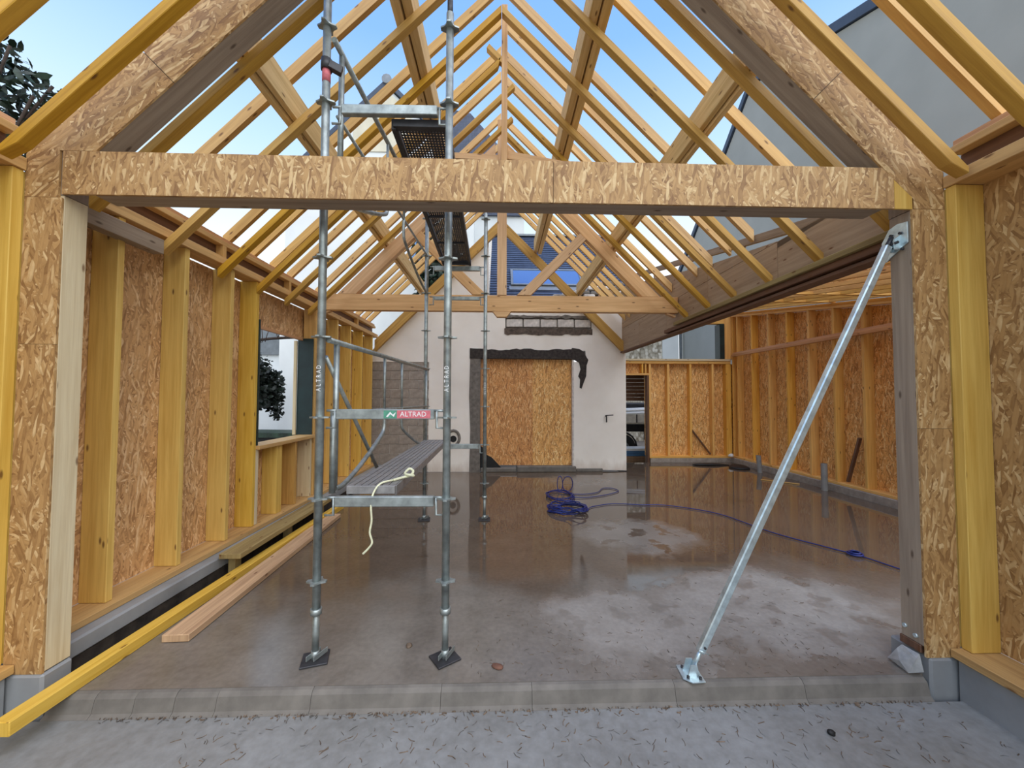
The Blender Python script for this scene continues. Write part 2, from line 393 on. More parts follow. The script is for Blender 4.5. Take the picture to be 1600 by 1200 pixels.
# ================================================================== SETTING
# ---- ground, floors
gnd = box('floor_outside', (-40, -30, -0.5), (40, 60, -0.3), 'ground'); tag(gnd, 'bare ground around the building site', None, None, 'structure')
fl = rawmesh('floor', [(-2.40, 2.21, 0), (2.46, 2.21, 0), (2.46, 2.36, 0), (5.70, 2.36, 0), (5.70, 9.36, 0), (2.74, 9.36, 0), (2.74, 8.22, 0), (-2.40, 8.22, 0),
                       (-2.40, 2.21, -.12), (2.46, 2.21, -.12), (2.46, 2.36, -.12), (5.70, 2.36, -.12), (5.70, 9.36, -.12), (2.74, 9.36, -.12), (2.74, 8.22, -.12), (-2.40, 8.22, -.12)],
             [(0, 1, 2, 3, 4, 5, 6, 7), (8, 9, 10, 11, 12, 13, 14, 15)] + [(i, (i + 1) % 8, 8 + (i + 1) % 8, 8 + i) for i in range(8)], 'floor_wet', origin=(0, 0, 0))
tag(fl, 'wet brown concrete floor slab with puddles', None, None, 'structure')
# kerb along the step: short blocks at the left, long ones to the right
xs = [-2.40, -2.16, -1.95, -1.74, -1.52, -1.02, -0.32, 0.18, 0.98, 1.72, 2.44]
for a, b in zip(xs[:-1], xs[1:]):
    dz = random.uniform(-.003, 0)
    prism('kerb_block', [(2.209, -.118), (2.209, dz), (2.19, dz - .003), (2.172, dz - .02), (2.155, -.085), (2.135, -.10), (2.135, -.118)], a + .001, b - .001, 'kerb', fl, (1, 0, 0), 'YZ')
ff = box('floor_front', (-2.62, -4.0, -0.22), (2.66, 2.134, -0.10), 'floor_dry'); 
tag(ff, 'lower grey concrete slab in front of the kerb step', None, None, 'structure')
# re-centre so object coordinates are not stretched
tr = box('floor_trench', (-2.514, 2.32, -0.26), (-2.402, 8.22, -0.14), 'soil'); tag(tr, 'dark soil strip between slab and left plinth', None, None, 'structure')

# ---- roof planes (z = K - |x|)
KY_L, KY_R, KP = 5.35, 5.35, 5.86       # underside of yellow rafters left / right, underside of upper pale rafters
def edge_assembly(parent, sx, xin, y0, y1, mat='wood_pale'):
    """stacked wall plates: lower plate, recessed rim board, upper plate, small blocks"""
    def X(d): return sx * (xin + d)
    box('top_plate', (X(-0.02), y0, 2.845), (X(0.165), y1, 2.915), mat, parent, 0.003)
    box('rim_board', (X(0.10), y0, 2.916), (X(0.145), y1, 3.05), 'wood_brown', parent)
    box('upper_plate', (X(0.03), y0, 3.051), (X(0.19), y1, 3.095), mat, parent, 0.003)
    box('upper_plate', (X(0.05), y0, 3.096), (X(0.19), y1, 3.135), 'wood_pinkrail', parent, 0.003)
    y = y0 + 0.25
    while y < y1 - 0.1:
        box('spacer_block', (X(0.03), y, 2.916), (X(0.099), y + 0.045, 3.05), mat, parent); y += 1.16

# ---- left wall behind the portal
wl = empty('wall_left', (-2.7, 2.4, 0), 'timber stud wall with particle board sheathing and window opening, left side', None, 'structure')
XI, XO = -2.64, -2.82
box('plinth', (-3.0, 2.32, 0.055), (-2.50, 8.24, 0.163), 'membrane', wl, 0.012)
box('footing', (-3.0, 2.32, -0.28), (-2.515, 8.24, 0.054), 'soil', wl, 0.01)
box('sole_plate', (-2.82, 2.32, 0.165), (-2.585, 8.24, 0.21), 'wood_pale', wl, 0.003)
for (y0, y1, z0, z1) in ((2.32, 3.55, .21, 2.84), (3.556, 4.256, .21, 2.84), (4.258, 5.50, .21, 1.02), (4.258, 5.50, 2.42, 2.84), (5.504, 6.75, .21, 2.84), (6.756, 8.24, .21, 2.84)):
    box('osb_panel', (-2.834, y0, z0), (-2.822, y1, z1), 'osb_brown', wl, L=2)
for y in (2.70, 3.26, 3.81, 4.205, 5.70, 6.26, 6.80, 7.37, 7.94):
    box('stud', (XO, y, 0.212), (XI, y + 0.047, 2.843), 'wood_yellow', wl, 0.003)
box('stud', (-2.82, 2.325, 0.212), (-2.66, 2.37, 2.843), 'wood_yellow', wl, 0.003)
box('truss_post', (-2.80, 5.52, 0.212), (-2.63, 5.695, 2.843), 'wood_pale', wl, 0.003)
for y, m in ((4.262, 'wood_spruce'), (4.66, 'wood_yellow'), (5.06, 'wood_pale'), (5.45, 'wood_spruce')):
    box('cripple_stud', (XO, y, 0.212), (XI - 0.005, y + 0.05 + (0.06 if y in (4.66,) else 0), 1.018), m, wl, 0.003)
box('header_block', (-2.66, 2.32, 2.68), (-2.575, 2.98, 2.79), 'wood_grey', wl, 0.003)
edge_assembly(wl, -1, 2.64, 2.32, 8.24)
w1 = empty('window_1', (-2.73, 4.9, 1.0), 'unglazed window opening lined with dark green membrane in left wall', None, 'structure')
box('window_sill', (-2.84, 4.254, 1.02), (-2.60, 5.515, 1.062), 'wood_pale', w1, 0.003)
box('reveal_membrane', (-2.86, 5.488, 1.064), (-2.645, 5.499, 2.415), 'membrane_green', w1)
box('reveal_membrane', (-2.86, 4.254, 1.064), (-2.632, 4.275, 2.44), 'membrane_green', w1)
box('header_trim', (-2.825, 4.26, 2.385), (-2.79, 5.486, 2.418), 'wood_pinkrail', w1)
box('window_trim', (-2.90, 5.46, 1.064), (-2.862, 5.487, 2.38), 'wood_spruce', w1)

# ---- near walls in front of the portal
for side, nm in ((-1, 'wall_left_front'), (1, 'wall_right_front')):
    w = empty(nm, (side * 2.7, 1.0, 0), 'near stud wall beside the %s foot of the portal frame' % ('left' if side < 0 else 'right'), None, 'structure')
    def X(v): return side * v
    box('plinth', (X(2.60), -1.0, -0.28), (X(3.0), 2.16, 0.123), 'membrane', w, 0.012)
    box('sole_plate', (X(2.575), -1.0, 0.125), (X(2.815), 2.168, 0.17), 'wood_pale', w, 0.003)
    box('osb_panel', (X(2.812), -1.0, 0.172), (X(2.824), 2.17, 2.87), 'osb', w, L=2)
    for y in (2.115, 1.50, 0.92, 0.34):
        box('stud', (X(2.64), y, 0.172), (X(2.81), y + 0.052, 2.843), 'wood_yellow', w, 0.003)
    box('stud', (X(2.645), 2.172, 0.172), (X(2.81), 2.312, 2.843), 'wood_yellow', w, 0.003)
    edge_assembly(w, side, 2.65, -1.0, 2.17, 'wood_pale')

# ---- right wing: side wall
wr = empty('wall_right', (5.8, 6, 0), 'timber stud wall in warm-lit colour with horizontal rail on the far right', None, 'structure')
def ztop(y): return 3.03 + 0.155 * (y - 5.68)
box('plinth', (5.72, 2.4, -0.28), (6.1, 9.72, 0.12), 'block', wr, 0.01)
box('sole_plate', (5.74, 2.4, 0.122), (5.91, 9.42, 0.165), 'wood_wing_lit', wr, 0.003)
prism('osb_panel', [(2.4, .165), (5.0, .165), (5.0, ztop(5.0)), (2.4, ztop(2.4))], 5.91, 5.922, 'osb_wing_lit', wr, (0, 0, 1), 'YZ')
prism('osb_panel', [(5.005, .165), (7.5, .165), (7.5, ztop(7.5)), (5.005, ztop(5.005))], 5.91, 5.922, 'osb_wing_lit', wr, (0, 0, 1), 'YZ')
prism('osb_panel', [(7.505, .165), (9.55, .165), (9.55, ztop(9.55)), (7.505, ztop(7.505))], 5.91, 5.922, 'osb_wing_lit', wr, (0, 0, 1), 'YZ')
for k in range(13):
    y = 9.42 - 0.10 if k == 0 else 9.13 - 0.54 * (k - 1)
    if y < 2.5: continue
    prism('stud', [(y, .167), (y + .047, .167), (y + .047, ztop(y + .047)), (y, ztop(y))], 5.755, 5.908, 'wood_wing_lit', wr, (0, 0, 1), 'YZ', 0.003)
beam('top_plate', (5.83, 2.4, ztop(2.4) + .025), (5.83, 9.45, ztop(9.45) + .025), .16, .045, 'wood_wing_lit', wr, 0.003)
beam('upper_plate', (5.83, 2.4, ztop(2.4) + .072), (5.83, 9.45, ztop(9.45) + .072), .16, .045, 'wood_wing_lit', wr, 0.003)
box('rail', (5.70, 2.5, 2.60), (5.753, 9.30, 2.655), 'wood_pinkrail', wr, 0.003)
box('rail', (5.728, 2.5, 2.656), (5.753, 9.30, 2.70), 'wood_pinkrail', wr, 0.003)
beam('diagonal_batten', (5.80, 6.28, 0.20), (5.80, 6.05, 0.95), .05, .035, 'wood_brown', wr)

# ---- right wing: back wall with door opening
wb = empty('wall_back', (4.2, 9.45, 0), 'low timber stud wall with doorway beside the white gable', None, 'structure')
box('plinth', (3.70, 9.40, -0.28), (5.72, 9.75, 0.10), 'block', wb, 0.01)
box('sole_plate', (3.68, 9.40, 0.102), (5.74, 9.55, 0.15), 'wood_wing_lit', wb, 0.003)
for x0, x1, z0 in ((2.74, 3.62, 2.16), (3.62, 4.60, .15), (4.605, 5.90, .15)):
    box('osb_panel', (x0, 9.552, z0), (x1, 9.564, 2.44), 'osb_wing_lit', wb, L=2)
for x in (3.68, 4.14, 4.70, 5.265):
    box('stud', (x, 9.402, 0.152), (x + .05, 9.55, 2.43), 'wood_wing_lit', wb, 0.003)
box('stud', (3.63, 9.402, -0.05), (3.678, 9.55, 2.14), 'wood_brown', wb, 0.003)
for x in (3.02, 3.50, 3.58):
    box('cripple_stud', (x, 9.402, 2.195), (x + .04, 9.55, 2.43), 'wood_wing_lit', wb, 0.003)
box('door_header', (2.74, 9.402, 2.145), (3.678, 9.55, 2.193), 'wood_wing_lit', wb, 0.003)
box('corner_stud', (5.62, 9.402, 0.152), (5.752, 9.55, 2.43), 'wood_wing_lit', wb, 0.003)
box('top_plate', (2.74, 9.39, 2.432), (5.74, 9.57, 2.50), 'wood_wing_lit', wb, 0.003)
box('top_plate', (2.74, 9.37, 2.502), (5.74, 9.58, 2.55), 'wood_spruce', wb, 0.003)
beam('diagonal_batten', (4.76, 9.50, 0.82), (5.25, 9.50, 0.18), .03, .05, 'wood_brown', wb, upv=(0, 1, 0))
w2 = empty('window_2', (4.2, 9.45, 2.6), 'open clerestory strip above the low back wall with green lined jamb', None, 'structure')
box('window_jamb', (5.585, 9.38, 2.552), (5.90, 9.58, 3.62), 'wood_wing_lit', w2, 0.003)
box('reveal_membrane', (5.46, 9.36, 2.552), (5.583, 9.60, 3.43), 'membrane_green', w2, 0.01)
box('window_header', (2.74, 9.38, 3.44), (5.583, 9.56, 3.60), 'wood_wing_lit', w2, 0.003)

# ---- old white gable
wg = empty('wall_gable', (0, 8.3, 0), 'old white rendered gable wall with exposed blocks and lintel', None, 'structure')
GY = 8.25
DX0, DX1, DZ0, DZ1 = -0.44, 1.55, 0.13, 2.40
def gz(x): return 5.30 - abs(x)
def gpanel(poly): prism('render', poly, GY, GY + 0.35, 'render_white', wg, (0, 0, 1))
BX0, BX1, BZ1 = -2.95, -1.53, 2.34        # block patch
gpanel([(-2.95, BZ1), (BX1, BZ1), (BX1, gz(BX1)), (-2.95, gz(-2.95) + .03)])
gpanel([(BX1, 0.0), (-0.64, 0.0), (-0.64, gz(-0.64)), (BX1, gz(BX1))])
gpanel([(-0.64, 2.60), (0.03, 2.60), (0.03, 3.74), (-0.27, 3.74), (-0.27, gz(-.27)), (-0.64, gz(-.64))])
gpanel([(0.03, 2.60), (1.80, 2.60), (1.80, 2.96), (0.10, 2.96), (0.10, 3.36), (1.98, 3.36), (1.98, 3.74), (0.03, 3.74)])
gpanel([(1.80, 2.60), (2.72, 2.60), (2.72, 3.74), (1.98, 3.74), (1.98, 2.96), (1.80, 2.96)])
gpanel([(DX1 + .03, 0.05), (2.72, 0.02), (2.72, 2.60), (1.84, 2.60), (1.84, 2.36), (DX1 + .03, 2.36)])
box('wall_core', (-2.98, GY + .024, 0.0), (BX1, GY + .35, BZ1), 'brick_white', wg)
for r in range(12):
    z0 = 0.005 + r * 0.195; off = 0.0 if r % 2 else -0.2; x = BX0 + off
    while x < BX1 - 0.02:
        a, b = max(x, BX0) + .005, min(x + .40, BX1) - .005
        if b - a > .05: box('concrete_block', (a, GY + random.uniform(0.006, 0.014), z0), (b, GY + .06, z0 + 0.186), 'block', wg, 0.005)
        x += .40
# exposed brick slot above the door
box('slot_mortar', (0.04, GY + .045, 2.94), (2.0, GY + .2, 3.38), 'concrete_jamb', wg)
for i in range(5):
    box('brick', (0.125 + i * .372, GY + .005 + random.uniform(0, .012), 3.11), (0.475 + i * .372, GY + .05, 3.285), 'brick_white', wg, 0.012)
def ragged(x0, x1, z0, z1, amp, n=26, both=True):
    t = [(x0 + (x1 - x0) * i / n, z1 + random.uniform(-amp, amp)) for i in range(n + 1)]
    b = [(x0 + (x1 - x0) * i / n, z0 + (random.uniform(-amp, amp) if both else 0)) for i in range(n, -1, -1)]
    return t + b
prism('mortar_ledge', ragged(0.08, 1.99, 2.945, 3.075, .018), GY - .012, GY + .05, 'mortar_brown', wg)
prism('mortar_ledge', ragged(0.05, 1.99, 3.31, 3.37, .02), GY - .01, GY + .05, 'concrete_jamb', wg)
# dark lintel band, patch running down at the right, concrete jamb
prism('lintel', ragged(-0.66, 1.66, 2.42, 2.62, .022, 30, False), GY - .02, GY + .20, 'mortar_dark', wg)
prism('lintel_patch', [(1.55, 2.66), (1.70, 2.64), (1.80, 2.58), (1.86, 2.46), (1.90, 2.40), (1.86, 2.28), (1.85, 2.05), (1.80, 1.92), (1.75, 1.78), (1.71, 1.80), (1.72, 1.98), (1.68, 2.05), (1.73, 2.2), (1.70, 2.34), (1.60, 2.40), (1.5, 2.42), (1.5, 2.6)],
      GY - .015, GY + .02, 'mortar_dark', wg)
prism('door_jamb', [(-.66, 0.0), (-.43, 0.0), (-.44, 1.2), (-.43, 2.42), (-.65, 2.42), (-.67, 1.6), (-.64, 0.9)], GY - .012, GY + .30, 'concrete_jamb', wg, (0, 0, 1))
box('door_jamb', (DX1, GY - .005, 0.06), (DX1 + .035, GY + .3, 2.42), 'brick_white', wg)
box('threshold', (-0.42, GY - .05, 0.0), (0.35, GY + .3, 0.085), 'kerb', wg, 0.012)
box('threshold', (0.36, GY - .06, 0.0), (1.62, GY + .3, 0.12), 'kerb', wg, 0.012)
box('threshold', (1.63, GY - .03, 0.0), (2.2, GY - .001, 0.07), 'kerb', wg, 0.01)
tube('pipe_collar', [(-1.0 + .13 * math.cos(a), GY - .01, .72 + .16 * math.sin(a)) for a in [i * math.pi / 8 for i in range(16)]], .03, 'concrete_jamb', wg, 6, True)
tube('pipe_hole', [(-1.0, GY - .012, .70), (-1.0, GY + .05, .70)], .07, 'black', wg, 14)
d1 = empty('door_1', (0.55, 8.3, 0.13), 'doorway in the white gable boarded up with two particle boards', None, 'structure')
box('osb_panel', (DX0 + .02, GY + .10, .125), (0.76, GY + .115, 2.42), 'osb_door', d1, L=2)
box('osb_panel', (0.70, GY + .084, .125), (DX1 - .005, GY + .099, 2.415), 'osb_wing_lit', d1, L=2)
box('jamb_batten', (DX0 + .005, GY + .09, .125), (DX0 + .05, GY + .13, 2.42), 'wood_pinkrail', d1)
prism('black_sheet', [(-.43, .09), (0.02, .09), (-.18, .30), (-.30, .36), (-.38, .52), (-.43, .55)], GY + .03, GY + .05, 'black', d1)
# rubble under the eaves of the old roof
for r in range(4):
    x = 1.05 + r * .28 + random.uniform(0, .1)
    while x < 2.72:
        w = random.uniform(.18, .36); h = random.uniform(.07, .11)
        box('rubble_stone', (x, GY + .02 + r * .05 + random.uniform(-.02, .03), 3.745 + r * .115), (min(x + w, 2.75), GY + .35, 3.745 + r * .115 + h), random.choice(('brick_white', 'kerb', 'sand_bag')), wg, 0.02)
        x += w + random.uniform(.01, .06)
prism('wall_core_upper', [(-.27, 3.74), (2.72, 3.74), (2.72, 3.80), (-.27, 3.80)], GY + .27, GY + .35, 'concrete_jamb', wg)
tap = empty('wall_tap', (2.33, 8.25, 1.18), 'small black outdoor tap on the white gable beside the doorway', 'tap')
tube('tap_body', [(2.27, 8.255, 1.19), (2.27, 8.17, 1.19), (2.27, 8.16, 1.06)], .014, 'black', tap, 8)
tube('tap_lever', [(2.26, 8.19, 1.205), (2.42, 8.18, 1.215)], .011, 'black', tap, 8)

# ================================================================== PORTAL FRAME
pf = empty('portal_frame', (0, 2.25, 0.12), 'big timber portal frame faced with particle board, horizontal crossbeam and two sloping legs', 'portal frame')
PY0, PY1, FY = 2.185, 2.31, 2.172
XIN, XOUT, ZB, ZL0, ZL1 = 2.44, 2.64, 0.12, 2.72, 2.965
KI, KO = 5.235, 5.585            # inner / outer edge of the sloping legs: z = K - |x|
for s, m in ((-1, 'wood_spruce'), (1, 'wood_grey')):  # left column pale, right column grey like legs and crossbeam
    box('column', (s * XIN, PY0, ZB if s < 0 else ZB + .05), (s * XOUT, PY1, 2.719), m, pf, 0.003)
    top = [(s * XIN, 2.721), (s * XOUT, 2.721), (s * XOUT, KO - XOUT), (s * 0.02, KO - 0.02), (s * 0.02, KI - .02), (s * 2.275, KI - 2.275 + .001), (s * 2.275, ZL1 - .006), (s * XIN, ZL1 - .006)]
    prism('sloping_leg', top, PY0, PY1, 'wood_grey', pf, (s, 0, -1))
    jz = 1.88 if s < 0 else 1.42
    box('osb_facing', (s * XIN, FY, ZB - .005), (s * XOUT, PY0 - .001, jz), 'osb', pf, L=2)
    box('osb_facing', (s * XIN, FY, jz + .002), (s * XOUT, PY0 - .001, 2.70 if s < 0 else 2.72), 'osb', pf, L=2)
    x1 = 1.86
    cut = [(s * XOUT, 2.702 if s < 0 else 2.722), (s * XOUT, KO - XOUT), (s * (x1 + .175), KO - x1 - .175), (s * x1, KI - x1), (s * 2.262, KI - 2.262)] + ([(s * 2.262, 2.968), (s * 2.46, 2.968), (s * 2.46, 2.702)] if s < 0 else [(s * 2.45, 2.78), (s * 2.45, 2.722)])
    prism('osb_facing', cut, FY, PY0 - .001, 'osb', pf, (s, 0, -1))
    prism('osb_facing', [(s * (x1 - .003), KI - x1 + .003), (s * (x1 + .172), KO - x1 - .172), (s * .03, KO - .03), (s * .03, KI - .03)], FY, PY0 - .001, 'osb', pf, (s, 0, -1))
box('crossbeam', (-2.274, PY0, ZL0 + .001), (2.274, PY1, ZL1), 'wood_grey', pf, 0.003)
prism('osb_facing', [(-2.44, ZL0), (0.30, ZL0), (0.30, ZL1), (-2.262, ZL1), (-2.44, ZL1)], FY - .002, PY0 - .001, 'osb', pf, (0, 0, 1))
prism('osb_facing', [(0.303, ZL0), (2.33, ZL0), (2.33, 2.90), (2.262, ZL1), (0.303, ZL1)], FY - .002, PY0 - .001, 'osb', pf, (0, 0, 1))
prism('wood_wedge', [(2.333, ZL0), (2.44, ZL0), (2.44, 2.79), (2.333, 2.895)], FY - .001, PY0 - .001, 'wood_yellow', pf)
box('plinth_block', (-2.98, 2.165, -0.28), (-2.43, 2.318, ZB - .006), 'membrane', pf, 0.012)
box('plinth_block', (2.455, 2.165, -0.28), (3.0, 2.40, ZB - .006), 'membrane', pf, 0.012)
box('column_shoe', (2.437, 2.20, 0.122), (2.60, PY1 + .01, 0.169), 'wood_brown', pf, 0.004)
for y, z in ((2.225, .21), (2.285, .235)):
    tube('bolt', [(2.442, y, z), (2.43, y, z)], .012, 'steel_bright', pf, 8)
sheet = rawmesh('plastic_sheet', [(2.36, 2.20, .012), (2.43, 2.18, .03), (2.43, 2.33, .02), (2.38, 2.34, .01), (2.40, 2.19, .10), (2.43, 2.20, .118), (2.43, 2.30, .112), (2.41, 2.31, .085), (2.36, 2.25, .05)],
        [(0, 1, 5, 4), (4, 5, 6, 7), (0, 4, 8), (8, 4, 7), (8, 7, 3), (0, 8, 3), (1, 2, 6, 5), (2, 3, 7, 6)], 'plastic_film')
tag(sheet, 'crumpled clear plastic sheet at the foot of the right portal column', 'plastic sheet')

# ================================================================== ROOF
rf = empty('roof_frame', (0, 5.2, 2.8), 'open pitched roof of yellow and pale timber rafters with long purlins', 'roof frame')
TY = 0.055 * 1.414                 # vertical thickness of flat yellow rafters
def yellow(y, left_foot=2.64, right_foot=2.68, cross=0, tip=0.17, name='ceiling_rafter', wy=0.068):
    """one pair of flat rafters; cross = -1 / +1: the left / right one runs past the ridge"""
    for s, K, xf in ((-1, KY_L, left_foot), (1, KY_R, right_foot)):
        if cross == s: poly = [(s * xf, K - xf), (s * xf, K - xf + TY), (-s * (tip - .03), K + tip - .03 + TY), (-s * tip, K + tip)]
        elif cross: poly = [(s * xf, K - xf), (s * xf, K - xf + TY), (s * .005, K + TY - .005), (s * .042, K - .042)]
        else: poly = [(s * xf, K - xf), (s * xf, K - xf + TY), (s * .004, K - .004 + TY), (s * .004, K - .004)]
        prism(name, poly, y, y + wy, 'wood_rafter', rf, (s, 0, -1), b=0.002)
KYN = 5.405
for y in (1.665, 2.015):           # the two nearest, in front of the portal
    for s in (-1, 1):
        prism('ceiling_rafter', [(s * 2.50, KYN - 2.50), (s * 2.60, KYN - 2.6 + .045), (s * 2.60, KYN - 2.60 + .08), (s * .01, KYN - .01 + .08), (s * .01, KYN - .01)], y, y + .065, 'wood_rafter', rf, (s, 0, -1), b=0.003)
for i, y in enumerate((2.44, 3.03, 3.62, 4.19, 4.73, 5.30)):
    yellow(y, cross=(0, 0, 0, 1, -1, -1, 1, 0, -1, 0)[i])
PT = 0.085 * 1.414
for y in (1.955, 3.07, 3.47, 3.87, 4.26, 4.65, 5.02, 5.40, 5.78, 6.10, 6.42, 6.74, 7.06, 7.38, 7.70, 8.0):
    for s in (-1, 1):
        if y < 2.3 and s < 0: continue
        xf = 2.78 if s < 0 or y < 2.3 else 2.635
        prism('roof_rafter', [(s * xf, KP - xf), (s * xf, KP - xf + PT), (s * .004, KP - .004 + PT), (s * .004, KP - .004)], y, y + .046, 'wood_pale', rf, (s, 0, -1))
# purlins
for s in (-1, 1):
    for x0, x1, z0, z1 in ((.715, .792, 4.72, 4.99), (.806, .88, 4.70, 4.96)):
        box('purlin', (s * x0, 2.32, z0), (s * x1, 8.24, z1), 'wood_purlin', rf, 0.003)
    for x0, x1, z0, z1 in ((1.645, 1.69, 3.83, 4.05), (1.70, 1.745, 3.80, 4.03)):
        box('purlin', (s * x0, 2.32, z0), (s * x1, 8.24, z1), 'wood_purlin', rf, 0.003)
# gable rafters against the old wall, trimmer boards at the near ridge post
for s in (-1, 1):
    prism('gable_rafter', [(s * 2.66, 5.20 - 2.66), (s * 2.66, 5.45 - 2.66), (s * .0, 5.45), (s * .0, 5.20)], 8.155, 8.245, 'wood_rafter', rf, (s, 0, -1), b=0.003)
box('ridge_post', (0.0, 3.80, 3.80), (0.06, 3.86, 5.62), 'wood_truss', rf, 0.003)
beam('collar_board', (-.48, 3.88, 4.07), (-.03, 3.88, 4.055), .03, .06, 'wood_truss', rf)
beam('collar_board', (.07, 3.88, 4.085), (.80, 3.88, 3.965), .03, .085, 'wood_truss', rf)

# ---- king post truss
kt = empty('king_post_truss', (0, 5.6, 2.83), 'king post roof truss with orange tie beam and two diagonal struts', 'roof truss')
TY0, TY1 = 5.58, 5.68
box('tie_beam', (-2.62, TY0, 2.85), (2.63, TY1, 3.085), 'wood_truss', kt, 0.004)
box('king_post', (-0.055, TY0 - .005, 3.087), (0.085, TY1 + .005, 5.72), 'wood_truss', kt, 0.004)
prism('king_post_pendant', [(-.12, 2.848), (.15, 2.848), (.085, 2.77), (-.055, 2.77)], TY0, TY1, 'wood_truss', kt)
for s in (-1, 1):
    prism('principal_rafter', [(s * 2.36, 3.087), (s * 2.10, 3.087), (s * .09, 5.13), (s * .09, 5.36)], TY0 + .002, TY1 - .002, 'wood_truss', kt, (s, 0, -1), b=0.003)
    prism('strut', [(s * .22 + .015, 3.087), (s * .42 + .015, 3.087), (s * 1.26, 3.93), (s * 1.17, 4.02)], TY0 - .012, TY1 - .02, 'wood_truss', kt, (s, 0, 1), b=0.003)
    beam('wall_brace', (s * 2.60, TY0 + .05, 2.80), (s * 2.47, TY0 + .05, 2.845), .06, .03, 'wood_truss', kt)

# ---- edge beam on the right (upstand between pitched roof and wing roof)
eb = empty('edge_beam', (2.66, 5.3, 2.58), 'long deep edge beam of brown board carrying the right rafter feet', 'beam')
def ut(y): return 3.37 + .21 * (y - 4.42)
ys = [2.32, 3.55, 4.78, 6.0, 7.23, 8.30]
for a, b in zip(ys[:-1], ys[1:]):
    box('board_panel', (2.642, a + .002, 2.585), (2.66, b - .002, 3.085), 'panel_ply', eb, L=1)
    prism('board_panel', [(a + .002, 3.09), (b - .002, 3.09), (b - .002, ut(b) - .16), (a + .002, max(3.095, ut(a) - .16))], 2.642, 2.66, 'panel_ply', eb, (0, 1, 0), 'YZ')
beam('top_rail', (2.68, 2.32, ut(2.32)), (2.68, 8.24, ut(8.24)), .05, .08, 'wood_grey', eb)
for y in (3.0, 4.1, 5.3, 6.5, 7.7):
    box('rail_post', (2.662, y, 2.6), (2.70, y + .05, ut(y) - .04), 'wood_grey', eb)
box('ledger', (2.54, 2.32, 2.655), (2.641, 5.55, 2.70), 'wood_olive', eb, 0.003)
box('carrier_beam', (2.575, 2.32, 2.60), (2.641, 5.95, 2.653), 'wood_brown', eb, 0.003)
box('carrier_beam', (2.60, 2.32, 2.555), (2.72, 8.24, 2.584), 'wood_brown', eb, 0.003)
box('carrier_beam', (2.662, 2.4, 2.585), (2.72, 8.24, 2.75), 'wood_grey', eb, 0.003)

# ---- wing roof joists
wj = empty('wing_roof', (4.2, 6, 3), 'low pitched wing roof of closely spaced yellow joists at the right', 'roof frame')
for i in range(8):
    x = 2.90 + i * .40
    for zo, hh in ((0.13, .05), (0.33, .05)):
        beam('joist_flange', (x, 2.4, ztop(2.4) + zo), (x, 9.5, ztop(9.5) + zo), .055, hh, 'wood_wing_lit', wj)
    beam('joist_web', (x, 2.4, ztop(2.4) + .23), (x, 9.5, ztop(9.5) + .23), .012, .15, 'osb_wing_lit', wj, 0)
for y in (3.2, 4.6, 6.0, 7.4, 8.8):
    beam('blocking', (2.90, y, ztop(y) + .38), (5.8, y, ztop(y) + .38), .09, .04, 'wood_wing_lit', wj)
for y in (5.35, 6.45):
    beam('blocking', (2.90, y, ztop(y) + .12), (5.8, y, ztop(y) + .12), .05, .04, 'wood_wing_lit', wj)

# ================================================================== SCAFFOLD
sc = empty('scaffold_tower', (-.66, 3.7, 0), 'galvanised steel scaffold tower standing on the wet floor', 'scaffold')
NL, NR, FL, FR = Vector((-1.118, 2.42, 0)), Vector((-.333, 2.41, 0)), Vector((-.985, 5.075, 0)), Vector((-.203, 5.065, 0))
def disc_mesh():
    if 'ros' in MC: return MC['ros']
    bm = bmesh.new(); n = 16; lo, hi = [], []
    for i in range(n):
        r = .060 if i % 4 in (0, 1) else .040; a = 2 * math.pi * (i - .5) / n
        lo.append(bm.verts.new((r * math.cos(a), r * math.sin(a), -.005))); hi.append(bm.verts.new((r * math.cos(a), r * math.sin(a), .005)))
    bm.faces.new(lo); bm.faces.new(hi)
    for i in range(n): bm.faces.new((lo[i], lo[(i + 1) % n], hi[(i + 1) % n], hi[i]))
    MC['ros'] = finish(bm, 'rosette', 'steel', (1, 0, 0)); return MC['ros']
def plate_mesh(ang): pass
for P, zt, ang in ((NL, 4.9, 17), (NR, 4.07, 35), (FL, 4.05, 8), (FR, 4.05, 0)):
    p = tube('post', [P + Vector((0, 0, .05)), P + Vector((0, 0, .30))] , .0205, 'steel', sc, 12)
    up_ = tube('post', [P + Vector((0, 0, .29)), P + Vector((0, 0, zt))], .0242, 'steel', sc, 14)
    for k in range(10):
        z = .47 + .5 * k
        if z < zt - .02: link('rosette', disc_mesh(), Matrix.Translation(P + Vector((0, 0, z))), up_)
    tube('collar', [P + Vector((0, 0, .275)), P + Vector((0, 0, .31))], .033, 'steel', p, 12)
    box('base_plate', P + Vector((-.075, -.07, .001)), P + Vector((.075, .07, .012)), 'steel_dark', p, 0.002, rotz=R(ang))
    for dx in (-.022, .022): beam('base_flange', P + Vector((dx - .01, -.05, .035)), P + Vector((dx + .03, .05, .035)), .006, .03, 'steel', p)
    tube('base_spindle', [P + Vector((0, 0, .012)), P + Vector((0, 0, .06))], .024, 'steel', p, 12)
cap = tube('spigot', [NR + Vector((0, 0, 4.05)), NR + Vector((0, 0, 4.16))], .018, 'steel_dark', sc, 10)
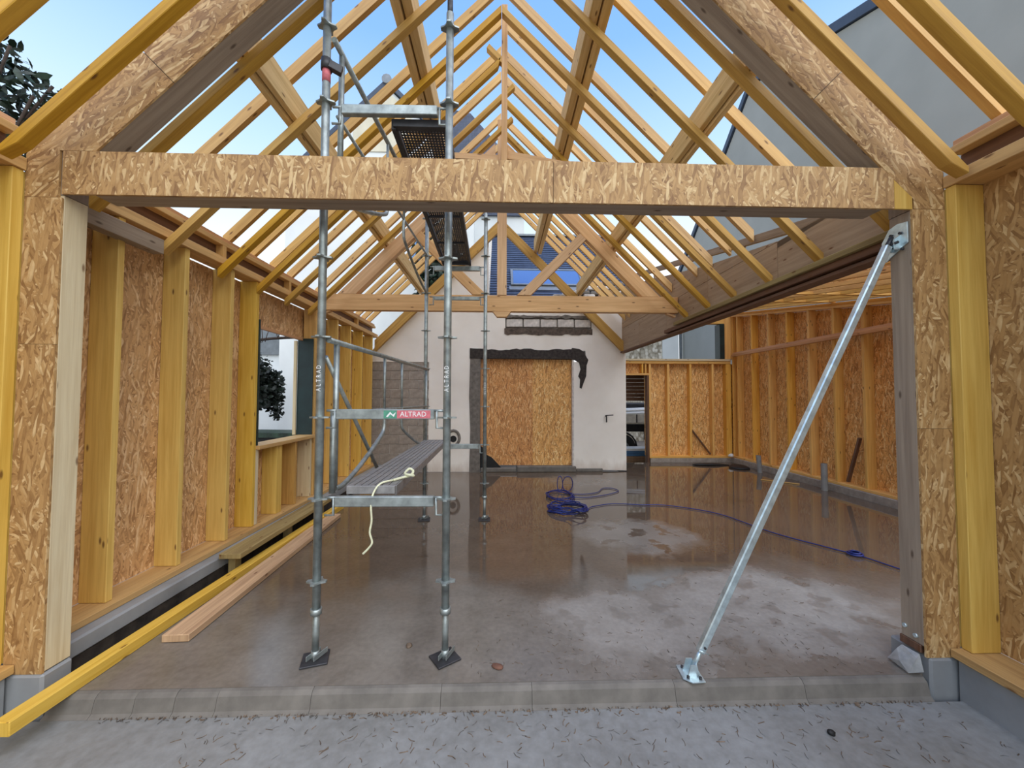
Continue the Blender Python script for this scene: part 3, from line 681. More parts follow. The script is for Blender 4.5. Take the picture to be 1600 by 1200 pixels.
# coupler and sleeve on the tall left post
lp = tube('sleeve', [NL + Vector((0, 0, 3.60)), NL + Vector((0, 0, 3.69))], .0255, 'sticker_red', sc, 12)
cp = tube('coupler', [NL + Vector((0, 0, 3.68)), NL + Vector((0, 0, 3.75))], .034, 'steel_dark', sc, 12)
beam('coupler_arm', NL + Vector((.02, -.01, 3.71)), NL + Vector((.09, .02, 3.69)), .04, .05, 'steel_dark', sc)
def transom(A, B, z, hz=.062, stub=True):
    d = (B - A).normalized(); a = A + d * .105 + Vector((0, 0, z)); b = B - d * .075 + Vector((0, 0, z))
    t = beam('transom', a, b, .04, hz, 'steel', sc, 0.004)
    # hooked end brackets
    for q, s in ((a, -1), (b, 1)):
        base = q + d * s * .0
        tube('end_bracket', [base + d * s * -.005 + Vector((0, 0, .022)), base + d * s * .062 + Vector((0, 0, .022))], .008, 'steel', t, 8)
        tube('end_bracket', [base + d * s * .012 + Vector((0, 0, .02)), base + d * s * .012 + Vector((0, 0, -.085)), base + d * s * .065 + Vector((0, 0, -.085))], .008, 'steel', t, 8)
    return t
tn = transom(NL, NR, 1.49); transom(NL, NR, .955); transom(NL, NR, 3.42)
transom(FL, FR, .95); transom(FL, FR, 2.90, .045); transom(FL, FR, 3.30)
# printed sticker on the middle transom
dn = (NR - NL).normalized(); mm = NL.lerp(NR, .74) + Vector((0, -.022, 1.49))
st = box('sticker', mm + Vector((-.10, -.0007, -.024)), mm + Vector((.105, .0007, .024)), 'sticker_red', tn)
st['label'] = 'pale red sticker with white lettering'
s2 = box('sticker', NL.lerp(NR, .56) + Vector((-.04, -.0227, 1.466)), NL.lerp(NR, .56) + Vector((.05, -.0213, 1.514)), 'sticker_green', tn)
s2['label'] = 'green square emblem sticker'
FACE = Matrix.Rotation(R(90), 4, 'X')
text_mesh('lettering', 'ALTRAD', .043, 'ink_white', Matrix.Translation(mm + Vector((0, -.0014, 0))) @ FACE, st)
c2 = NL.lerp(NR, .566) + Vector((0, -.0236, 1.49))
rawmesh('emblem', [c2 + Vector(v) for v in ((-.03, 0, -.014), (-.005, 0, .016), (.012, 0, -.002), (.03, 0, .014), (.018, 0, -.016), (-.004, 0, .002), (-.02, 0, -.018))], [(0, 1, 5, 6), (5, 1, 2), (5, 2, 3, 4)], 'ink_white', s2)
# white stencilled marks on the posts
for P in (NL, NR, FR):
    for k, ch in enumerate('ALTRAD'):
        text_mesh('stencil_mark', ch, .040, 'ink_white', Matrix.Translation(P + Vector((0, -.0252, 1.64 + k * .028))) @ FACE @ Matrix.Rotation(R(90), 4, 'Z') @ Matrix.Scale(.75, 4, (1, 0, 0)), sc)
# guard rails on the left side, two levels
def guard(dz):
    def pt(y, z):
        t = (y - NL.y) / (FL.y - NL.y); v = NL.lerp(FL, t); return (v.x + .035, y, z + dz)
    g = empty('guard_rail', pt(3.7, 1.5), parent=sc)
    tube('top_rail', [pt(2.44, 1.955), pt(5.06, 1.955)], .019, 'steel', g, 10)
    tube('mid_rail', [pt(2.50, 1.49), pt(5.06, 1.475)], .012, 'steel', g, 8)
    tube('end_tube', [pt(2.55, 1.94), pt(2.55, 1.02)], .019, 'steel', g, 10)
    tube('end_tube', [pt(4.98, 1.94), pt(4.98, 1.02)], .014, 'steel', g, 10)
    for y in (3.45, 3.95): tube('baluster', [pt(y, 1.94), pt(y, 1.49)], .0125, 'steel', g, 8)
    tube('bent_strut', smooth_path([pt(3.45, 1.49), pt(3.45, 1.33), pt(3.36, 1.25), pt(2.95, 1.08), pt(2.68, 1.0), pt(2.56, 1.0)], 4), .017, 'steel', g, 10)
    tube('bent_strut', smooth_path([pt(3.95, 1.49), pt(3.95, 1.33), pt(4.03, 1.25), pt(4.5, 1.08), pt(4.85, 1.0), pt(4.98, 1.0)], 4), .015, 'steel', g, 10)
    return g
guard(0); guard(1.95)
tube('diagonal_brace', [NL + Vector((.01, .04, 1.85)), Vector((-1.055, 3.42, .93))], .015, 'steel', sc, 8)
tube('kick_tube', [NL + Vector((.04, .10, 1.50)), NL + Vector((.04, .10, .98))], .02, 'steel', sc, 10)

# platforms laid on the transoms
def deck(name, A, B, C, D, z, label):
    """A,B near corners, C,D far corners (xy); ribbed top"""
    o = empty(name, ((A[0] + B[0]) / 2, A[1], z), label, 'scaffold platform')
    n = 7
    for i in range(n):
        u0, u1 = i / n + .012, (i + 1) / n - .012
        f = lambda P, Q, u: (P[0] + (Q[0] - P[0]) * u, P[1] + (Q[1] - P[1]) * u)
        q = [f(A, B, u0), f(A, B, u1), f(D, C, u1), f(D, C, u0)]
        prism('deck_rib', q, z + .012, z + .022, 'deck_grey', o, (0, 1, 0), 'XY')
    prism('deck_plate', [A, B, C, D], z + .004, z + .011, 'deck_grey', o, (0, 1, 0), 'XY')
    for P, Q in ((A, D), (B, C)):
        beam('side_rail', (P[0], P[1], z - .012), (Q[0], Q[1], z - .012), .012, .06, 'deck_grey', o)
    for P, Q in ((A, B), (D, C)):
        beam('end_hook', (P[0], P[1] - .012 if P is A else P[1] + .012, z - .005), (Q[0], Q[1] - .012 if P is A else Q[1] + .012, z - .005), .02, .05, 'deck_grey', o)
    return o
deck('scaffold_plank', (-.96, 2.47), (-.66, 2.47), (-.70, 5.02), (-1.0 + .02, 5.02), 1.02, 'grey ribbed steel scaffold plank on the lower transoms, strap lying on it')
up_deck = empty('scaffold_platform', (-.55, 2.45, 3.37), 'dark perforated scaffold platform on the upper transoms', 'scaffold platform')
def perf(x0, x1, y0, y1, z, mx, my):
    vs_, fs = [], []; dx, dy = (x1 - x0) / mx, (y1 - y0) / my; idx = {}
    def vv(i, j):
        if (i, j) not in idx: idx[(i, j)] = len(vs_); vs_.append((x0 + i * dx + (.08 * (j * dy)) * -1 * 0.25, y0 + j * dy, z))
        return idx[(i, j)]
    for i in range(mx):
        for j in range(my):
            c = [vv(i, j), vv(i + 1, j), vv(i + 1, j + 1), vv(i, j + 1)]
            ox = .25 * dx * (1 if j % 2 else -1) * 0
            cx, cy = x0 + (i + .5) * dx - .02 * (j * dy), y0 + (j + .5) * dy
            k = len(vs_); r = .36
            vs_.extend([(cx, cy - dy * r, z), (cx + dx * r, cy, z), (cx, cy + dy * r, z), (cx - dx * r, cy, z)])
            for e in range(4):
                fs.append((c[e], c[(e + 1) % 4], k + e)); fs.append((k + e, c[(e + 1) % 4], k + (e + 1) % 4))
    o = rawmesh('perforated_sheet', vs_, fs, 'steel_dark', up_deck, (0, 1, 0))
    md = o.modifiers.new('thickness', 'SOLIDIFY'); md.thickness = .004
perf(-.68, -.365, 2.50, 5.04, 3.385, 15, 90)
for x in (-.70, -.355): beam('side_rail', (x, 2.46, 3.37), (x - .055, 5.06, 3.37), .03, .07, 'steel_dark', up_deck)
for y in (2.47, 5.05): beam('end_rail', (-.70 - .02 * (y - 2.4), y, 3.37), (-.35 - .02 * (y - 2.4), y, 3.37), .05, .05, 'steel_dark', up_deck)
for y in (3.1, 3.75, 4.4): beam('cross_rib', (-.70 - .02 * (y - 2.4), y, 3.372), (-.355 - .02 * (y - 2.4), y, 3.372), .02, .015, 'steel_dark', up_deck)
strap = empty('lashing_strap', (-.72, 2.45, 1.04), 'cream webbing strap knotted on the scaffold plank and hanging down', 'strap')
tube('strap_tail', smooth_path([(-.70, 2.56, 1.052), (-.755, 2.47, 1.05), (-.785, 2.425, 1.0), (-.79, 2.40, .93), (-.785, 2.40, .84), (-.795, 2.40, .77), (-.78, 2.40, .71), (-.80, 2.40, .675), (-.835, 2.40, .64)], 5), .0065, 'strap', strap, 6)
tube('strap_knot', smooth_path([(-.70, 2.56, 1.052), (-.66, 2.62, 1.055), (-.615, 2.66, 1.06), (-.60, 2.69, 1.085), (-.63, 2.70, 1.10), (-.65, 2.66, 1.075), (-.61, 2.63, 1.07), (-.59, 2.66, 1.06), (-.62, 2.72, 1.06)], 4), .009, 'strap', strap, 6)

# ================================================================== PUSH-PULL PROP
pp = empty('push_pull_prop', (1.1, 2.235, 0), 'galvanised push-pull prop leaning from floor plate to right portal column', 'prop')
Abot, Atop = Vector((1.165, 2.25, .12)), Vector((2.375, 2.262, 2.53))
dp = (Atop - Abot).normalized()
beam('strut_tube', Abot, Atop, .042, .042, 'steel_bright', pp, 0.006, (0, 1, 0))
tube('adjusting_rod', [Abot - dp * .10, Abot + dp * .02], .013, 'steel_bright', pp, 10)
tube('locking_pin', [Abot + dp * .04 + Vector((0, -.03, 0)), Abot + dp * .04 + Vector((0, .03, 0))], .007, 'steel_dark', pp, 8)
tube('pin_clip', [Abot + dp * .02 + Vector((-.03, -.03, .01)), Abot + dp * .02 + Vector((.03, -.03, -.015))], .004, 'steel_bright', pp, 6)
prism('foot_plate', [(1.05, 2.31), (1.13, 2.31), (1.16, 2.28), (1.155, 2.17), (1.08, 2.165), (1.04, 2.20)], .002, .009, 'steel_bright', pp, (1, 0, 0), 'XY', 0.001)
for dy in (-.03, .03): prism('foot_lug', [(1.07, .009), (1.14, .009), (1.125, .075), (1.09, .075)], 2.237 + dy - .003, 2.237 + dy + .003, 'steel_bright', pp)
for x, y in ((1.075, 2.285), (1.135, 2.19), (1.07, 2.20)): tube('foot_bolt', [(x, y, .009), (x, y, .02)], .009, 'steel_dark', pp, 6)
prism('head_plate', [(2.192, 2.655), (2.192, 2.53), (2.30, 2.47), (2.325, 2.452), (2.348, 2.46), (2.348, 2.58), (2.30, 2.65), (2.25, 2.665)], 2.428, 2.437, 'steel_bright', pp, (0, 0, 1), 'YZ', 0.001)
for y in (2.235, 2.285): prism('head_lug', [(2.39, 2.50), (2.428, 2.50), (2.428, 2.59), (2.385, 2.56)], y - .003, y + .003, 'steel_bright', pp)
for y, z in ((2.23, 2.60), (2.285, 2.605), (2.22, 2.50), (2.285, 2.53)): tube('head_bolt', [(2.429, y, z), (2.418, y, z)], .009, 'steel_dark', pp, 6)
tube('head_pin', [Atop + Vector((.02, -.045, .01)), Atop + Vector((.02, .06, .01))], .009, 'steel_dark', pp, 8)
tube('adjusting_rod', [Atop - dp * .01, Atop + dp * .06], .013, 'steel_dark', pp, 10)

# ================================================================== LOOSE THINGS ON THE FLOOR
lum = beam('timber_beam', (-2.335, 1.92, .035), (-2.275, 5.62, .035), .085, .07, 'wood_yellow', None, 0.004)
tag(lum, 'long yellow timber beam lying along the floor edge and overhanging the kerb', 'timber')
pb = beam('timber_plank', (-2.105, 2.61, .026), (-2.19, 5.20, .026), .17, .048, 'wood_plank', None, 0.004)
tag(pb, 'pale dusty plank lying on the floor right of the yellow beam', 'timber')
op = beam('timber_plank', (-2.39, 3.52, .18), (-2.415, 5.40, .18), .19, .045, 'wood_olive', None, 0.004)
tag(op, 'short olive weathered plank raised on spacers beside the left plinth', 'timber')
for y in (3.62, 4.5, 5.3):
    sp_ = box('timber_spacer', (-2.47, y, -.139), (-2.41, y + .09, .1565), 'wood_olive', None, 0.003)
    tag(sp_, {3.62: 'first wooden spacer under the near end of the olive plank', 4.5: 'middle wooden spacer under the olive plank', 5.3: 'wooden spacer under the far end of the olive plank'}[y], 'timber spacer')
hose = empty('air_hose', (.95, 5.5, 0), 'thin blue hose in a tangled coil trailing across the wet floor', 'hose')
rnd = random.Random(3)
run = smooth_path([(1.22, 5.40, .012), (1.30, 5.55, .012), (1.42, 5.63, .012), (1.63, 5.72, .012), (1.82, 5.72, .012), (2.08, 5.66, .012), (2.46, 5.62, .012), (2.97, 5.22, .012), (3.2, 4.49, .012), (3.48, 4.02, .012), (3.62, 3.80, .012), (3.72, 3.48, .012), (3.9, 3.0, .012)], 6)
tube('hose_run', run, .0065, 'hose_blue', hose, 6)
coil = []
for k in range(150):
    a = k * .42; rr = .30 - .16 * ((k * .137) % 1.0); zz = .012 + .10 * (k / 150) * (.6 + .4 * rnd.random())
    coil.append((.95 + rr * .95 * math.cos(a) + .03 * rnd.uniform(-1, 1), 5.42 + rr * 1.05 * math.sin(a) + .03 * rnd.uniform(-1, 1), zz))
tube('hose_coil', smooth_path(coil, 3), .0065, 'hose_blue', hose, 6)
coil2 = [(.96 + (.20 + .03 * math.sin(k * 1.7)) * math.cos(k * .5), 6.18 + (.30 + .05 * math.cos(k * 1.1)) * math.sin(k * .5), .012 + .04 * k / 70) for k in range(64)]
tube('hose_coil', smooth_path(coil2, 3), .0065, 'hose_blue', hose, 6)
tube('hose_loop', smooth_path([(1.05, 6.36, .02), (1.20, 6.31, .012), (1.40, 6.30, .012), (1.63, 6.42, .012), (1.78, 6.68, .012), (1.94, 6.70, .012), (2.01, 6.52, .012), (1.90, 6.38, .012), (1.64, 6.20, .012), (1.35, 6.09, .012), (1.10, 6.10, .02)], 5), .0065, 'hose_blue', hose, 6)
for cx, rx, ry, zz in ((1.0, .045, 0, .13), (1.13, .085, .02, .13)):
    tube('hose_loop', [(cx + rx * math.sin(a), 6.45 + ry * math.cos(a), .145 - .13 * math.cos(a) * (1 if a else 1)) for a in [i * math.pi / 10 for i in range(20)]], .007, 'hose_blue', hose, 6, True)
lp_ = tube('hose_knot', [(3.60 + (.075 - .0012 * i) * math.cos(a), 3.84 + (.075 - .0012 * i) * math.sin(a), .012 + .0008 * i) for i, a in enumerate([k * math.pi / 8 for k in range(40)])], .008, 'hose_blue', hose, 6)
for (x, y, h, tx, nm) in ((5.60, 6.52, .46, 0, 'grey plastic pipe stub sticking up near the middle of the right wall'), (5.55, 8.10, .36, -.03, 'grey plastic pipe stub sticking up near the far right corner')):
    v = []; f = []; n = 18
    for i in range(n):
        a = 2 * math.pi * i / n
        for r, z in ((.047, 0), (.047, h), (.040, h), (.040, h - .10)): v.append((x + r * math.cos(a) + tx * z / h, y + r * math.sin(a), z))
    for i in range(n):
        j = (i + 1) % n
        for k in range(3): f.append((i * 4 + k, j * 4 + k, j * 4 + k + 1, i * 4 + k + 1))
    f.append(tuple(i * 4 + 3 for i in range(n))); f.append(tuple(i * 4 for i in range(n)))
    tag(rawmesh('pipe_stub', v, f, 'pvc', None, (0, 0, 1), False, (x, y, 0)), nm, 'pipe')
pole = beam('thin_lath', (5.05, 7.35, .012), (5.75 - .25, 6.95, .012), .018, .016, 'wood_pale', None, 0.001); tag(pole, 'thin pale lath lying in the puddle near the right wall', 'timber')
# dark rag heap in the far corner
def lump(name, c, r, mat, label, cat, seed=1, sub=3, rough=.25):
    bm = bmesh.new(); bmesh.ops.create_icosphere(bm, subdivisions=sub, radius=1.0); rg = random.Random(seed)
    ph = [(Vector((rg.uniform(-3, 3), rg.uniform(-3, 3), rg.uniform(-3, 3))), rg.uniform(0, 6)) for _ in range(6)]
    for v in bm.verts:
        k = 1 + rough * sum(math.sin(q.dot(v.co) + p) for q, p in ph) / 3
        v.co = Vector((v.co.x * r[0] * k, v.co.y * r[1] * k, max(v.co.z * k, -.35) * r[2]))
    zmin = min(v.co.z for v in bm.verts)
    for v in bm.verts: v.co.z -= zmin
    me = finish(bm, name, mat, (1, 0, 0), True); o = link(name, me, Matrix.Translation(c), None); return tag(o, label, cat)
lump('tarpaulin', (5.0, 8.95, .001), (.42, .12, .035), 'black', 'black crumpled tarpaulin on the floor in the far right corner', 'tarpaulin', 4)
lump('tarpaulin', (5.42, 8.62, .001), (.24, .22, .05), 'black', 'smaller black tarpaulin heap against the right plinth', 'tarpaulin', 9)
lump('rubble_piece', (-.58, 2.53, .0), (.02, .02, .014), 'chip', 'small dark pebble on the floor between the scaffold feet', 'debris', 5, 2)
lump('rubble_piece', (-.01, 2.33, .0), (.035, .03, .012), 'chip_red', 'flat reddish chip on the floor right of the scaffold', 'debris', 6, 2)
lump('rubble_piece', (1.68, 1.95, -.10), (.018, .016, .016), 'black', 'small black lump on the lower front slab', 'debris', 7, 2)
paper = lump('paper_scrap', (5.66, 9.30, .151), (.07, .05, .06), 'plastic_white', 'crumpled white paper in the far wing corner', 'paper', 8, 2)
# shavings and twigs: nobody could count them
vs_, fs = [], []; rg = random.Random(11)
def chipq(x, y, z, L, w, a, cz=.0025):
    k = len(vs_); c, s = math.cos(a), math.sin(a); b = rg.uniform(-.35, .35) * L
    for t, o_ in ((-.5, 0), (0, b * .5), (.5, 0)):
        for sd in (-1, 1):
            vs_.append((x + t * L * c - (o_ + sd * w) * s, y + t * L * s + (o_ + sd * w) * c, z + (cz if sd > 0 else 0.0006)))
    fs.extend([(k, k + 2, k + 3, k + 1), (k + 2, k + 4, k + 5, k + 3)])
for i in range(520):
    x = rg.uniform(-1.6, 2.5); y = 2.14 - abs(rg.gauss(0, .38))
    if y > .9: chipq(x, y, -.0995, rg.uniform(.015, .045), rg.uniform(.0008, .0018), rg.uniform(0, 6.3))
for i in range(520):
    x = rg.uniform(-2.1, 2.4); y = 2.155 - abs(rg.gauss(0, .02)); chipq(x, y, -.0995, rg.uniform(.008, .03), rg.uniform(.001, .003), rg.uniform(0, 6.3), .006)
for i in range(330):
    x = rg.uniform(-.2, 2.4); y = 2.22 + abs(rg.gauss(0, .55))
    if y < 4.5: chipq(x, y, .0005, rg.uniform(.01, .04), rg.uniform(.0007, .0015), rg.uniform(0, 6.3))
tag(rawmesh('wood_shavings', vs_, fs, 'chip', None, origin=(0, 0, 0)), 'scattered brown wood shavings along the kerb and front slab', 'debris', None, 'stuff')

# ================================================================== OUTSIDE
# old house slate roof with skylight behind the gable
oh = empty('slate_roof', (1.4, 9.6, 3.8), 'dark blue slate roof of the old house behind the gable', 'roof')
v, f = [], []; n = 30; Y0, Z0, Y1, Z1 = 8.64, 3.80, 11.4, 6.42
for i in range(n):
    t0, t1 = i / n, (i + 1) / n; xl, xr = -.27, 3.2
    y0, z0, y1, z1 = Y0 + (Y1 - Y0) * t0, Z0 + (Z1 - Z0) * t0, Y0 + (Y1 - Y0) * t1, Z0 + (Z1 - Z0) * t1
    k = len(v); v += [(xl, y0 - .012, z0 + .012), (xr, y0 - .012, z0 + .012), (xr, y1, z1), (xl, y1, z1), (xl, y0, z0 - .006), (xr, y0, z0 - .006)]
    f += [(k, k + 1, k + 2, k + 3), (k, k + 4, k + 5, k + 1)]
sl = rawmesh('slate_courses', v, f, 'slate', oh, (1, 0, 0))
prism('roof_body', [(Y0, 3.70), (Y1, 3.70), (Y1, Z1 - .03), (Y0, Z0 - .03)], -.26, 3.19, 'concrete_jamb', oh, None, 'YZ')
beam('ridge_cap', (-.27, Y1, Z1 + .03), (3.2, Y1, Z1 + .03), .16, .06, 'zinc', oh)
for i in range(24):
    t = (i + .5) / 24; box('verge_slip', (-.32, Y0 + (Y1 - Y0) * t - .06, Z0 + (Z1 - Z0) * t - .03), (-.262, Y0 + (Y1 - Y0) * t + .01, Z0 + (Z1 - Z0) * t + .05), 'brick_white', oh)
sk = empty('skylight', (1.0, 9.3, 4.5), 'closed roof window set in the blue slate roof', 'roof window')
sd = Vector((0, Y1 - Y0, Z1 - Z0)).normalized(); nn = Vector((0, -sd.z, sd.y))
def rp(x, t, h): q = Vector((x, Y0, Z0)) + sd * t + nn * h; return (q.x, q.y, q.z)
for (x0, x1, ta, tb, h, m, nm) in ((.24, 2.0, .62, .68, .05, 'zinc', 'frame_rail'), (.24, 2.0, 1.42, 1.48, .05, 'zinc', 'frame_rail')):
    beam(nm, rp(x0, (ta + tb) / 2, h / 2), rp(x1, (ta + tb) / 2, h / 2), tb - ta, .08, m, sk, 0.003, nn)
for x in (.27, 1.97): beam('frame_stile', rp(x, .68, .025), rp(x, 1.42, .025), .06, .08, 'zinc', sk, 0.003, nn)
beam('glass_pane', rp(.30, 1.05, .045), rp(1.94, 1.05, .045), .74, .012, 'window_glass', sk, 0, nn)
beam('flashing', rp(.2, .52, .02), rp(2.04, .52, .02), .18, .02, 'zinc', sk, 0.002, nn)
# grey blank gable to the right
gh = empty('neighbour_house', (8.4, 11.5, -.3), 'tall blank grey rendered gable of the neighbouring house on the right', 'house')
pg = [(2.0, -.3), (16.6, -.3), (16.6, 7.15), (11.7, 11.55), (2.0, 7.55)]
prism('wall', pg, 8.0, 8.4, 'house_grey', gh, None, 'YZ')
prism('roof', [(16.9, 6.95), (16.9, 7.2), (11.7, 11.85), (1.9, 7.75), (1.9, 7.5), (11.7, 11.6)], 7.93, 12.0, 'verge_dark', gh, None, 'YZ')
# stone house with white quoins behind the clerestory
sh = empty('stone_house', (6, 17, -.3), 'pale rubble stone house with white corner strip beyond the clerestory', 'house')
box('wall', (4.2, 16.5, -.3), (7.1, 17.5, 6.0), 'stone_wall', sh)
box('corner_strip', (7.05, 16.44, -.3), (7.75, 17.3, 6.0), 'house_white', sh)
box('drainpipe', (7.80, 16.40, -.3), (7.90, 16.5, 6.0), 'zinc', sh)
box('window_frame', (5.1, 16.46, 4.0), (6.3, 16.50, 5.2), 'house_white', sh); box('window_pane', (5.16, 16.43, 4.08), (6.24, 16.458, 5.14), 'window_glass', sh)
box('window_sill', (5.0, 16.38, 3.88), (6.4, 16.5, 3.98), 'house_white', sh)
# white gabled house behind, left of centre
wh = empty('white_house', (-3.8, 13, -.3), 'white gabled house rising behind the roof frame left of centre', 'house')
prism('wall', [(-7.05, -.3), (-.9, -.3), (-.9, 9.1), (-3.8, 11.9), (-7.05, 8.65)], 12.6, 13.0, 'house_white', wh)
prism('gable_cladding', [(-4.9, 9.7), (-3.0, 9.7), (-3.0, 11.0), (-3.8, 11.75), (-4.9, 10.7)], 12.57, 12.60, 'house_beige', wh)
for s, x in ((-1, -7.25), (1, -.7)):
    beam('roof_verge', (-3.8, 12.75, 12.05), (x, 12.75, 12.05 - abs(x + 3.8) * .99), .5, .14, 'verge_dark', wh)
tube('ridge_tile', [(-3.8, 12.45, 12.1), (-3.8, 13.1, 12.1)], .16, 'zinc', wh, 10)
box('window_frame', (-3.0, 12.54, 5.9), (-1.9, 12.60, 7.3), 'brick_white', wh); box('window_pane', (-2.92, 12.52, 5.98), (-1.98, 12.541, 7.22), 'window_glass', wh)
dr = empty('dark_roofed_house', (-.9, 15, 0), 'dark slate mansard roof peeking between rafters near the ridge', 'house')
prism('roof', [(-2.0, 8.6), (.9, 8.6), (.2, 11.0), (-1.2, 12.6), (-2.0, 12.75)], 14.6, 15.6, 'slate', dr)
box('wall', (-2.0, 14.7, -.3), (.9, 15.5, 8.6), 'house_white', dr)
# low grey-roofed house and white wall seen through the window
lh = empty('far_house', (-9.2, 16, -.3), 'small far house with grey slate roof seen through the left window', 'house')
box('wall', (-10.6, 16, -.3), (-9.0, 18, 3.4), 'house_white', lh)
prism('roof', [(-10.8, 3.3), (-8.9, 3.3), (-9.1, 4.5), (-10.6, 4.5)], 15.9, 18.1, 'zinc', lh)
bw = box('boundary_wall', (-6.45, 11.35, -.3), (-4.9, 11.55, 3.5), 'house_white'); tag(bw, 'tall white boundary wall outside the left window', 'wall')
lw = box('boundary_wall', (-9.6, 11.40, -.3), (-6.46, 11.55, 1.5), 'house_white'); tag(lw, 'low white garden wall behind the ivy bush', 'wall')

def foliage(name, center, rad, nleaf, size, mat, parent, seed, flat=1.0):
    rg = random.Random(seed); v, f = [], []
    for i in range(nleaf):
        while True:
            p = Vector((rg.uniform(-1, 1), rg.uniform(-1, 1), rg.uniform(-1, 1)))
            if .25 < p.length < 1: break
        p = Vector((p.x * rad[0], p.y * rad[1], p.z * rad[2])) + Vector(center)
        d = Vector((rg.gauss(0, 1), rg.gauss(0, 1), rg.gauss(0, .7))).normalized(); s = d.cross(Vector((rg.gauss(0, 1), rg.gauss(0, 1), rg.gauss(0, 1)))).normalized()
        L = size * rg.uniform(.7, 1.3); w = L * .2 * flat; k = len(v); nrm = d.cross(s) * L * .08
        v += [p, p + d * L * .35 + s * w + nrm, p + d * L * .35 - s * w + nrm, p + d * L * .7 + s * w * .8 + nrm, p + d * L * .7 - s * w * .8 + nrm, p + d * L]
        f += [(k, k + 1, k + 2), (k + 1, k + 3, k + 4, k + 2), (k + 3, k + 5, k + 4)]
    return rawmesh(name, v, f, mat, parent, recalc=False)
lt = empty('laurel_tree', (-5.7, 4.3, -.3), 'dark leafy laurel tree above the left wall', 'tree')
tube('trunk', smooth_path([(-5.9, 4.3, -.3), (-5.85, 4.3, 2), (-5.8, 4.25, 4.0), (-5.6, 4.2, 5.1)], 4), .09, 'bark', lt, 10)
for a, b in (((-5.82, 4.3, 3.4), (-5.0, 4.15, 4.8)), ((-5.8, 4.25, 4.0), (-5.2, 4.1, 5.3)), ((-5.7, 4.2, 4.6), (-6.1, 4.2, 5.5)), ((-5.4, 4.2, 4.1), (-4.86, 4.2, 4.95))):
    tube('branch', [a, tuple((Vector(a) + Vector(b)) / 2 + Vector((0, 0, .06))), b], .014, 'bark', lt, 6)
foliage('foliage', (-5.50, 4.2, 4.95), (.42, .35, .50), 430, .15, 'leaf', lt, 5, .9)
foliage('foliage', (-5.65, 4.2, 4.3), (.62, .5, .55), 520, .15, 'leaf', lt, 7, .9)
foliage('foliage', (-4.88, 4.2, 4.80), (.06, .12, .20), 26, .12, 'leaf', lt, 6, .9)
iv = empty('ivy_bush', (-6.2, 9.6, -.3), 'black green ivy bush hanging over the white wall outside the window', 'bush')
foliage('foliage', (-6.15, 9.55, 1.85), (.36, 1.0, .66), 2600, .12, 'leaf_dark', iv, 15, 1.8)
foliage('foliage', (-6.15, 9.0, 2.35), (.25, .5, .3), 260, .10, 'leaf_dark', iv, 19, 1.2)
foliage('foliage', (-6.1, 9.9, 2.45), (.2, .35, .22), 120, .09, 'leaf_dark', iv, 20, 1.2)
foliage('foliage', (-6.0, 10.3, 1.75), (.25, .32, .55), 700, .11, 'leaf_dark', iv, 16, 1.8)
foliage('foliage', (-5.95, 10.45, 1.2), (.14, .16, .28), 160, .09, 'leaf_dark', iv, 17, 1.5)
lumpo = lump('bush_core', (-6.2, 9.6, 1.2), (.26, .85, .45), 'leaf_dark', None, None, 21); lumpo.parent = iv; lumpo.matrix_basis = WM[iv.as_pointer()].inverted() @ Matrix.Translation((-6.2, 9.6, 1.3))
tube('stem', smooth_path([(-6.2, 9.6, -.3), (-6.25, 9.6, .6), (-6.2, 9.6, 1.5)], 4), .06, 'bark', iv, 8)
bt = empty('bare_tree', (-8.6, 9.4, -.3), 'leafless dark branch crossing the left window view', 'tree')
tube('trunk', smooth_path([(-8.6, 9.4, -.3), (-8.5, 9.4, 1.6), (-8.3, 9.4, 2.4)], 4), .07, 'bark', bt, 8)
tube('branch', smooth_path([(-8.3, 9.4, 2.4), (-7.2, 9.6, 2.62), (-6.0, 9.7, 3.0), (-4.6, 9.8, 3.1)], 5), .035, 'bark', bt, 8)
rgb_ = random.Random(2)
for i in range(14):
    t = rgb_.random(); a = Vector((-7.6 + 2.4 * t, 9.55, 2.55 + .5 * t)); tube('twig', [a, a + Vector((rgb_.uniform(-.3, .1), .05, rgb_.uniform(.1, .35))), a + Vector((rgb_.uniform(-.6, .2), .1, rgb_.uniform(.3, .7)))], .010, 'bark', bt, 5)
gs = empty('evergreen_tree', (-1.95, 11.2, -.3), 'evergreen tree half hidden behind the far rafters', 'tree')
tube('trunk', [(-1.95, 11.2, -.3), (-1.95, 11.2, 5.2)], .12, 'bark', gs, 8)
foliage('foliage', (-1.85, 11.2, 5.4), (.75, .5, 1.25), 1300, .2, 'leaf', gs, 31, 1.3)
pavilion = empty('garden_shed', (-8.0, 7.0, -.3), 'low dark shed with green edge below the left window', 'shed')
box('wall', (-8.2, 8.6, -.3), (-4.6, 9.2, .70), 'truck_dark', pavilion); prism('roof', [(-8.4, .70), (-4.45, .70), (-4.45, .80), (-8.4, .84)], 8.5, 9.3, 'leaf', pavilion)
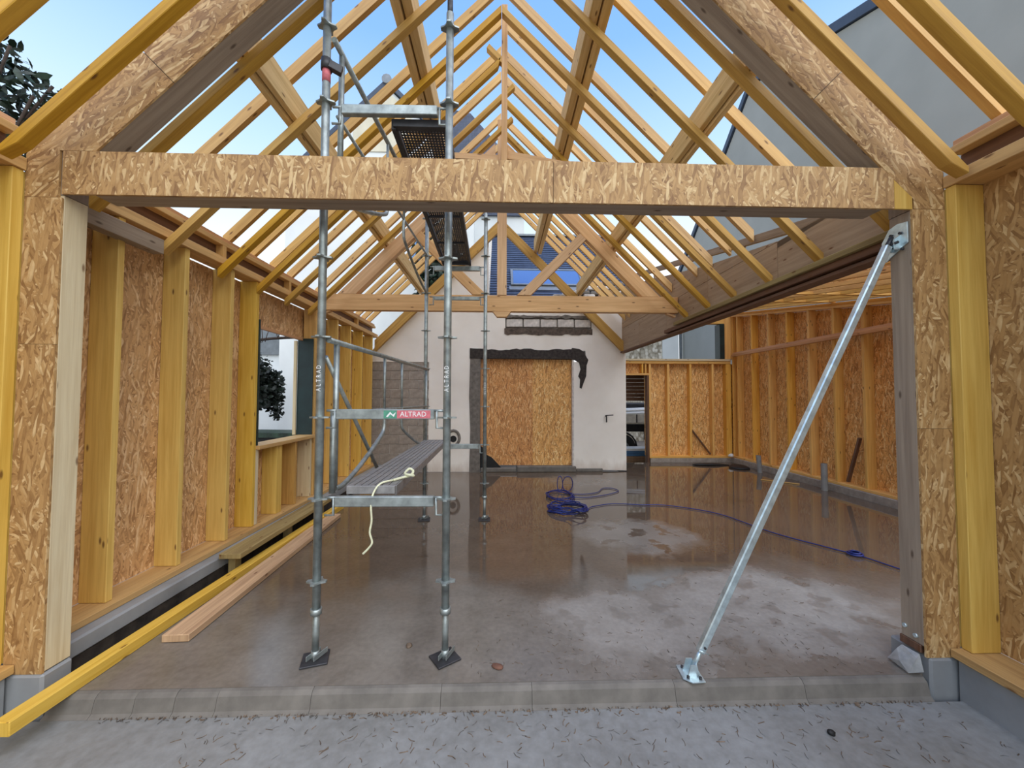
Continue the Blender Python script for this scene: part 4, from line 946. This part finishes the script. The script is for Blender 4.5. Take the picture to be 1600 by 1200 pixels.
# truck and dark carport behind the doorway
cpt = empty('boarded_canopy', (4, 10.2, -.3), 'dark brown boarded canopy hanging over the doorway view', 'canopy')
for i in range(7): box('board', (2.9, 10.30 - i * .004, 1.50 + i * .10), (5.6, 10.33 - i * .004, 1.594 + i * .10), 'wood_brown', cpt)
for i in range(3): box('roof_board', (2.8, 9.80 + i * .20, 2.22), (5.7, 9.995 + i * .20, 2.25), 'wood_brown', cpt)
for x in (2.82, 5.58): box('post', (x, 10.34, -.3), (x + .10, 10.44, 2.215), 'wood_brown', cpt)
tk = empty('flatbed_truck', (4.4, 11.0, -.3), 'cream flatbed truck loaded with white pipes seen through the doorway', 'truck')
box('dropside', (2.6, 11.25, .84), (6.6, 11.29, 1.10), 'truck_paint', tk, 0.005)
box('bed', (2.6, 11.29, .80), (6.6, 12.7, .86), 'truck_paint', tk, 0.005)
for i in range(9): box('dropside_rib', (2.75 + i * .42, 11.235, .85), (2.78 + i * .42, 11.249, 1.09), 'truck_dark', tk)
box('headboard', (6.56, 11.25, .86), (6.62, 12.7, 1.7), 'truck_paint', tk)
box('chassis', (2.7, 11.6, .55), (6.8, 12.3, .79), 'truck_dark', tk, 0.01)
for x in (3.62, 5.9):
    w = tube('wheel', [(x, 11.33, .10), (x, 11.55, .10)], .40, 'tyre', tk, 24); tube('hub', [(x, 11.32, .10), (x, 11.40, .10)], .20, 'zinc', w, 16)
    tube('mudguard', [(x + .46 * math.cos(a), 11.42, .10 + .46 * math.sin(a)) for a in [k * math.pi / 8 for k in range(0, 9)]], .025, 'truck_dark', tk, 6)
box('cab', (6.7, 11.3, .3), (7.8, 12.7, 2.2), 'truck_paint', tk, 0.05); box('side_box', (4.35, 11.35, .30), (5.1, 11.6, .62), 'truck_dark', tk, 0.02)
for i, (z, y) in enumerate(((1.10, 11.34), (1.12, 11.48), (1.18, 11.40), (1.21, 11.54), (1.16, 11.66))):
    tg = tube('white_pipe', [(2.7, y, z - .04), (6.3, y, z + .12)], .045, 'plastic_white', tk, 8)
box('tarp_load', (2.8, 11.9, .87), (5.4, 12.6, 1.42), 'truck_dark', tk, 0.04)
pal = empty('sheet_stack', (4.4, 10.4, -.3), 'stack of blue and white sheets behind the doorway, under the truck side', 'building material')
for i, m in enumerate(('sand_bag', 'sand_bag', 'sand_bag', 'sand_bag', 'truck_blue', 'truck_blue', 'plastic_white')):
    box('sheet', (3.25, 10.5, -.299 + i * .07), (5.2, 11.0, -.234 + i * .07), m, pal, 0.004)
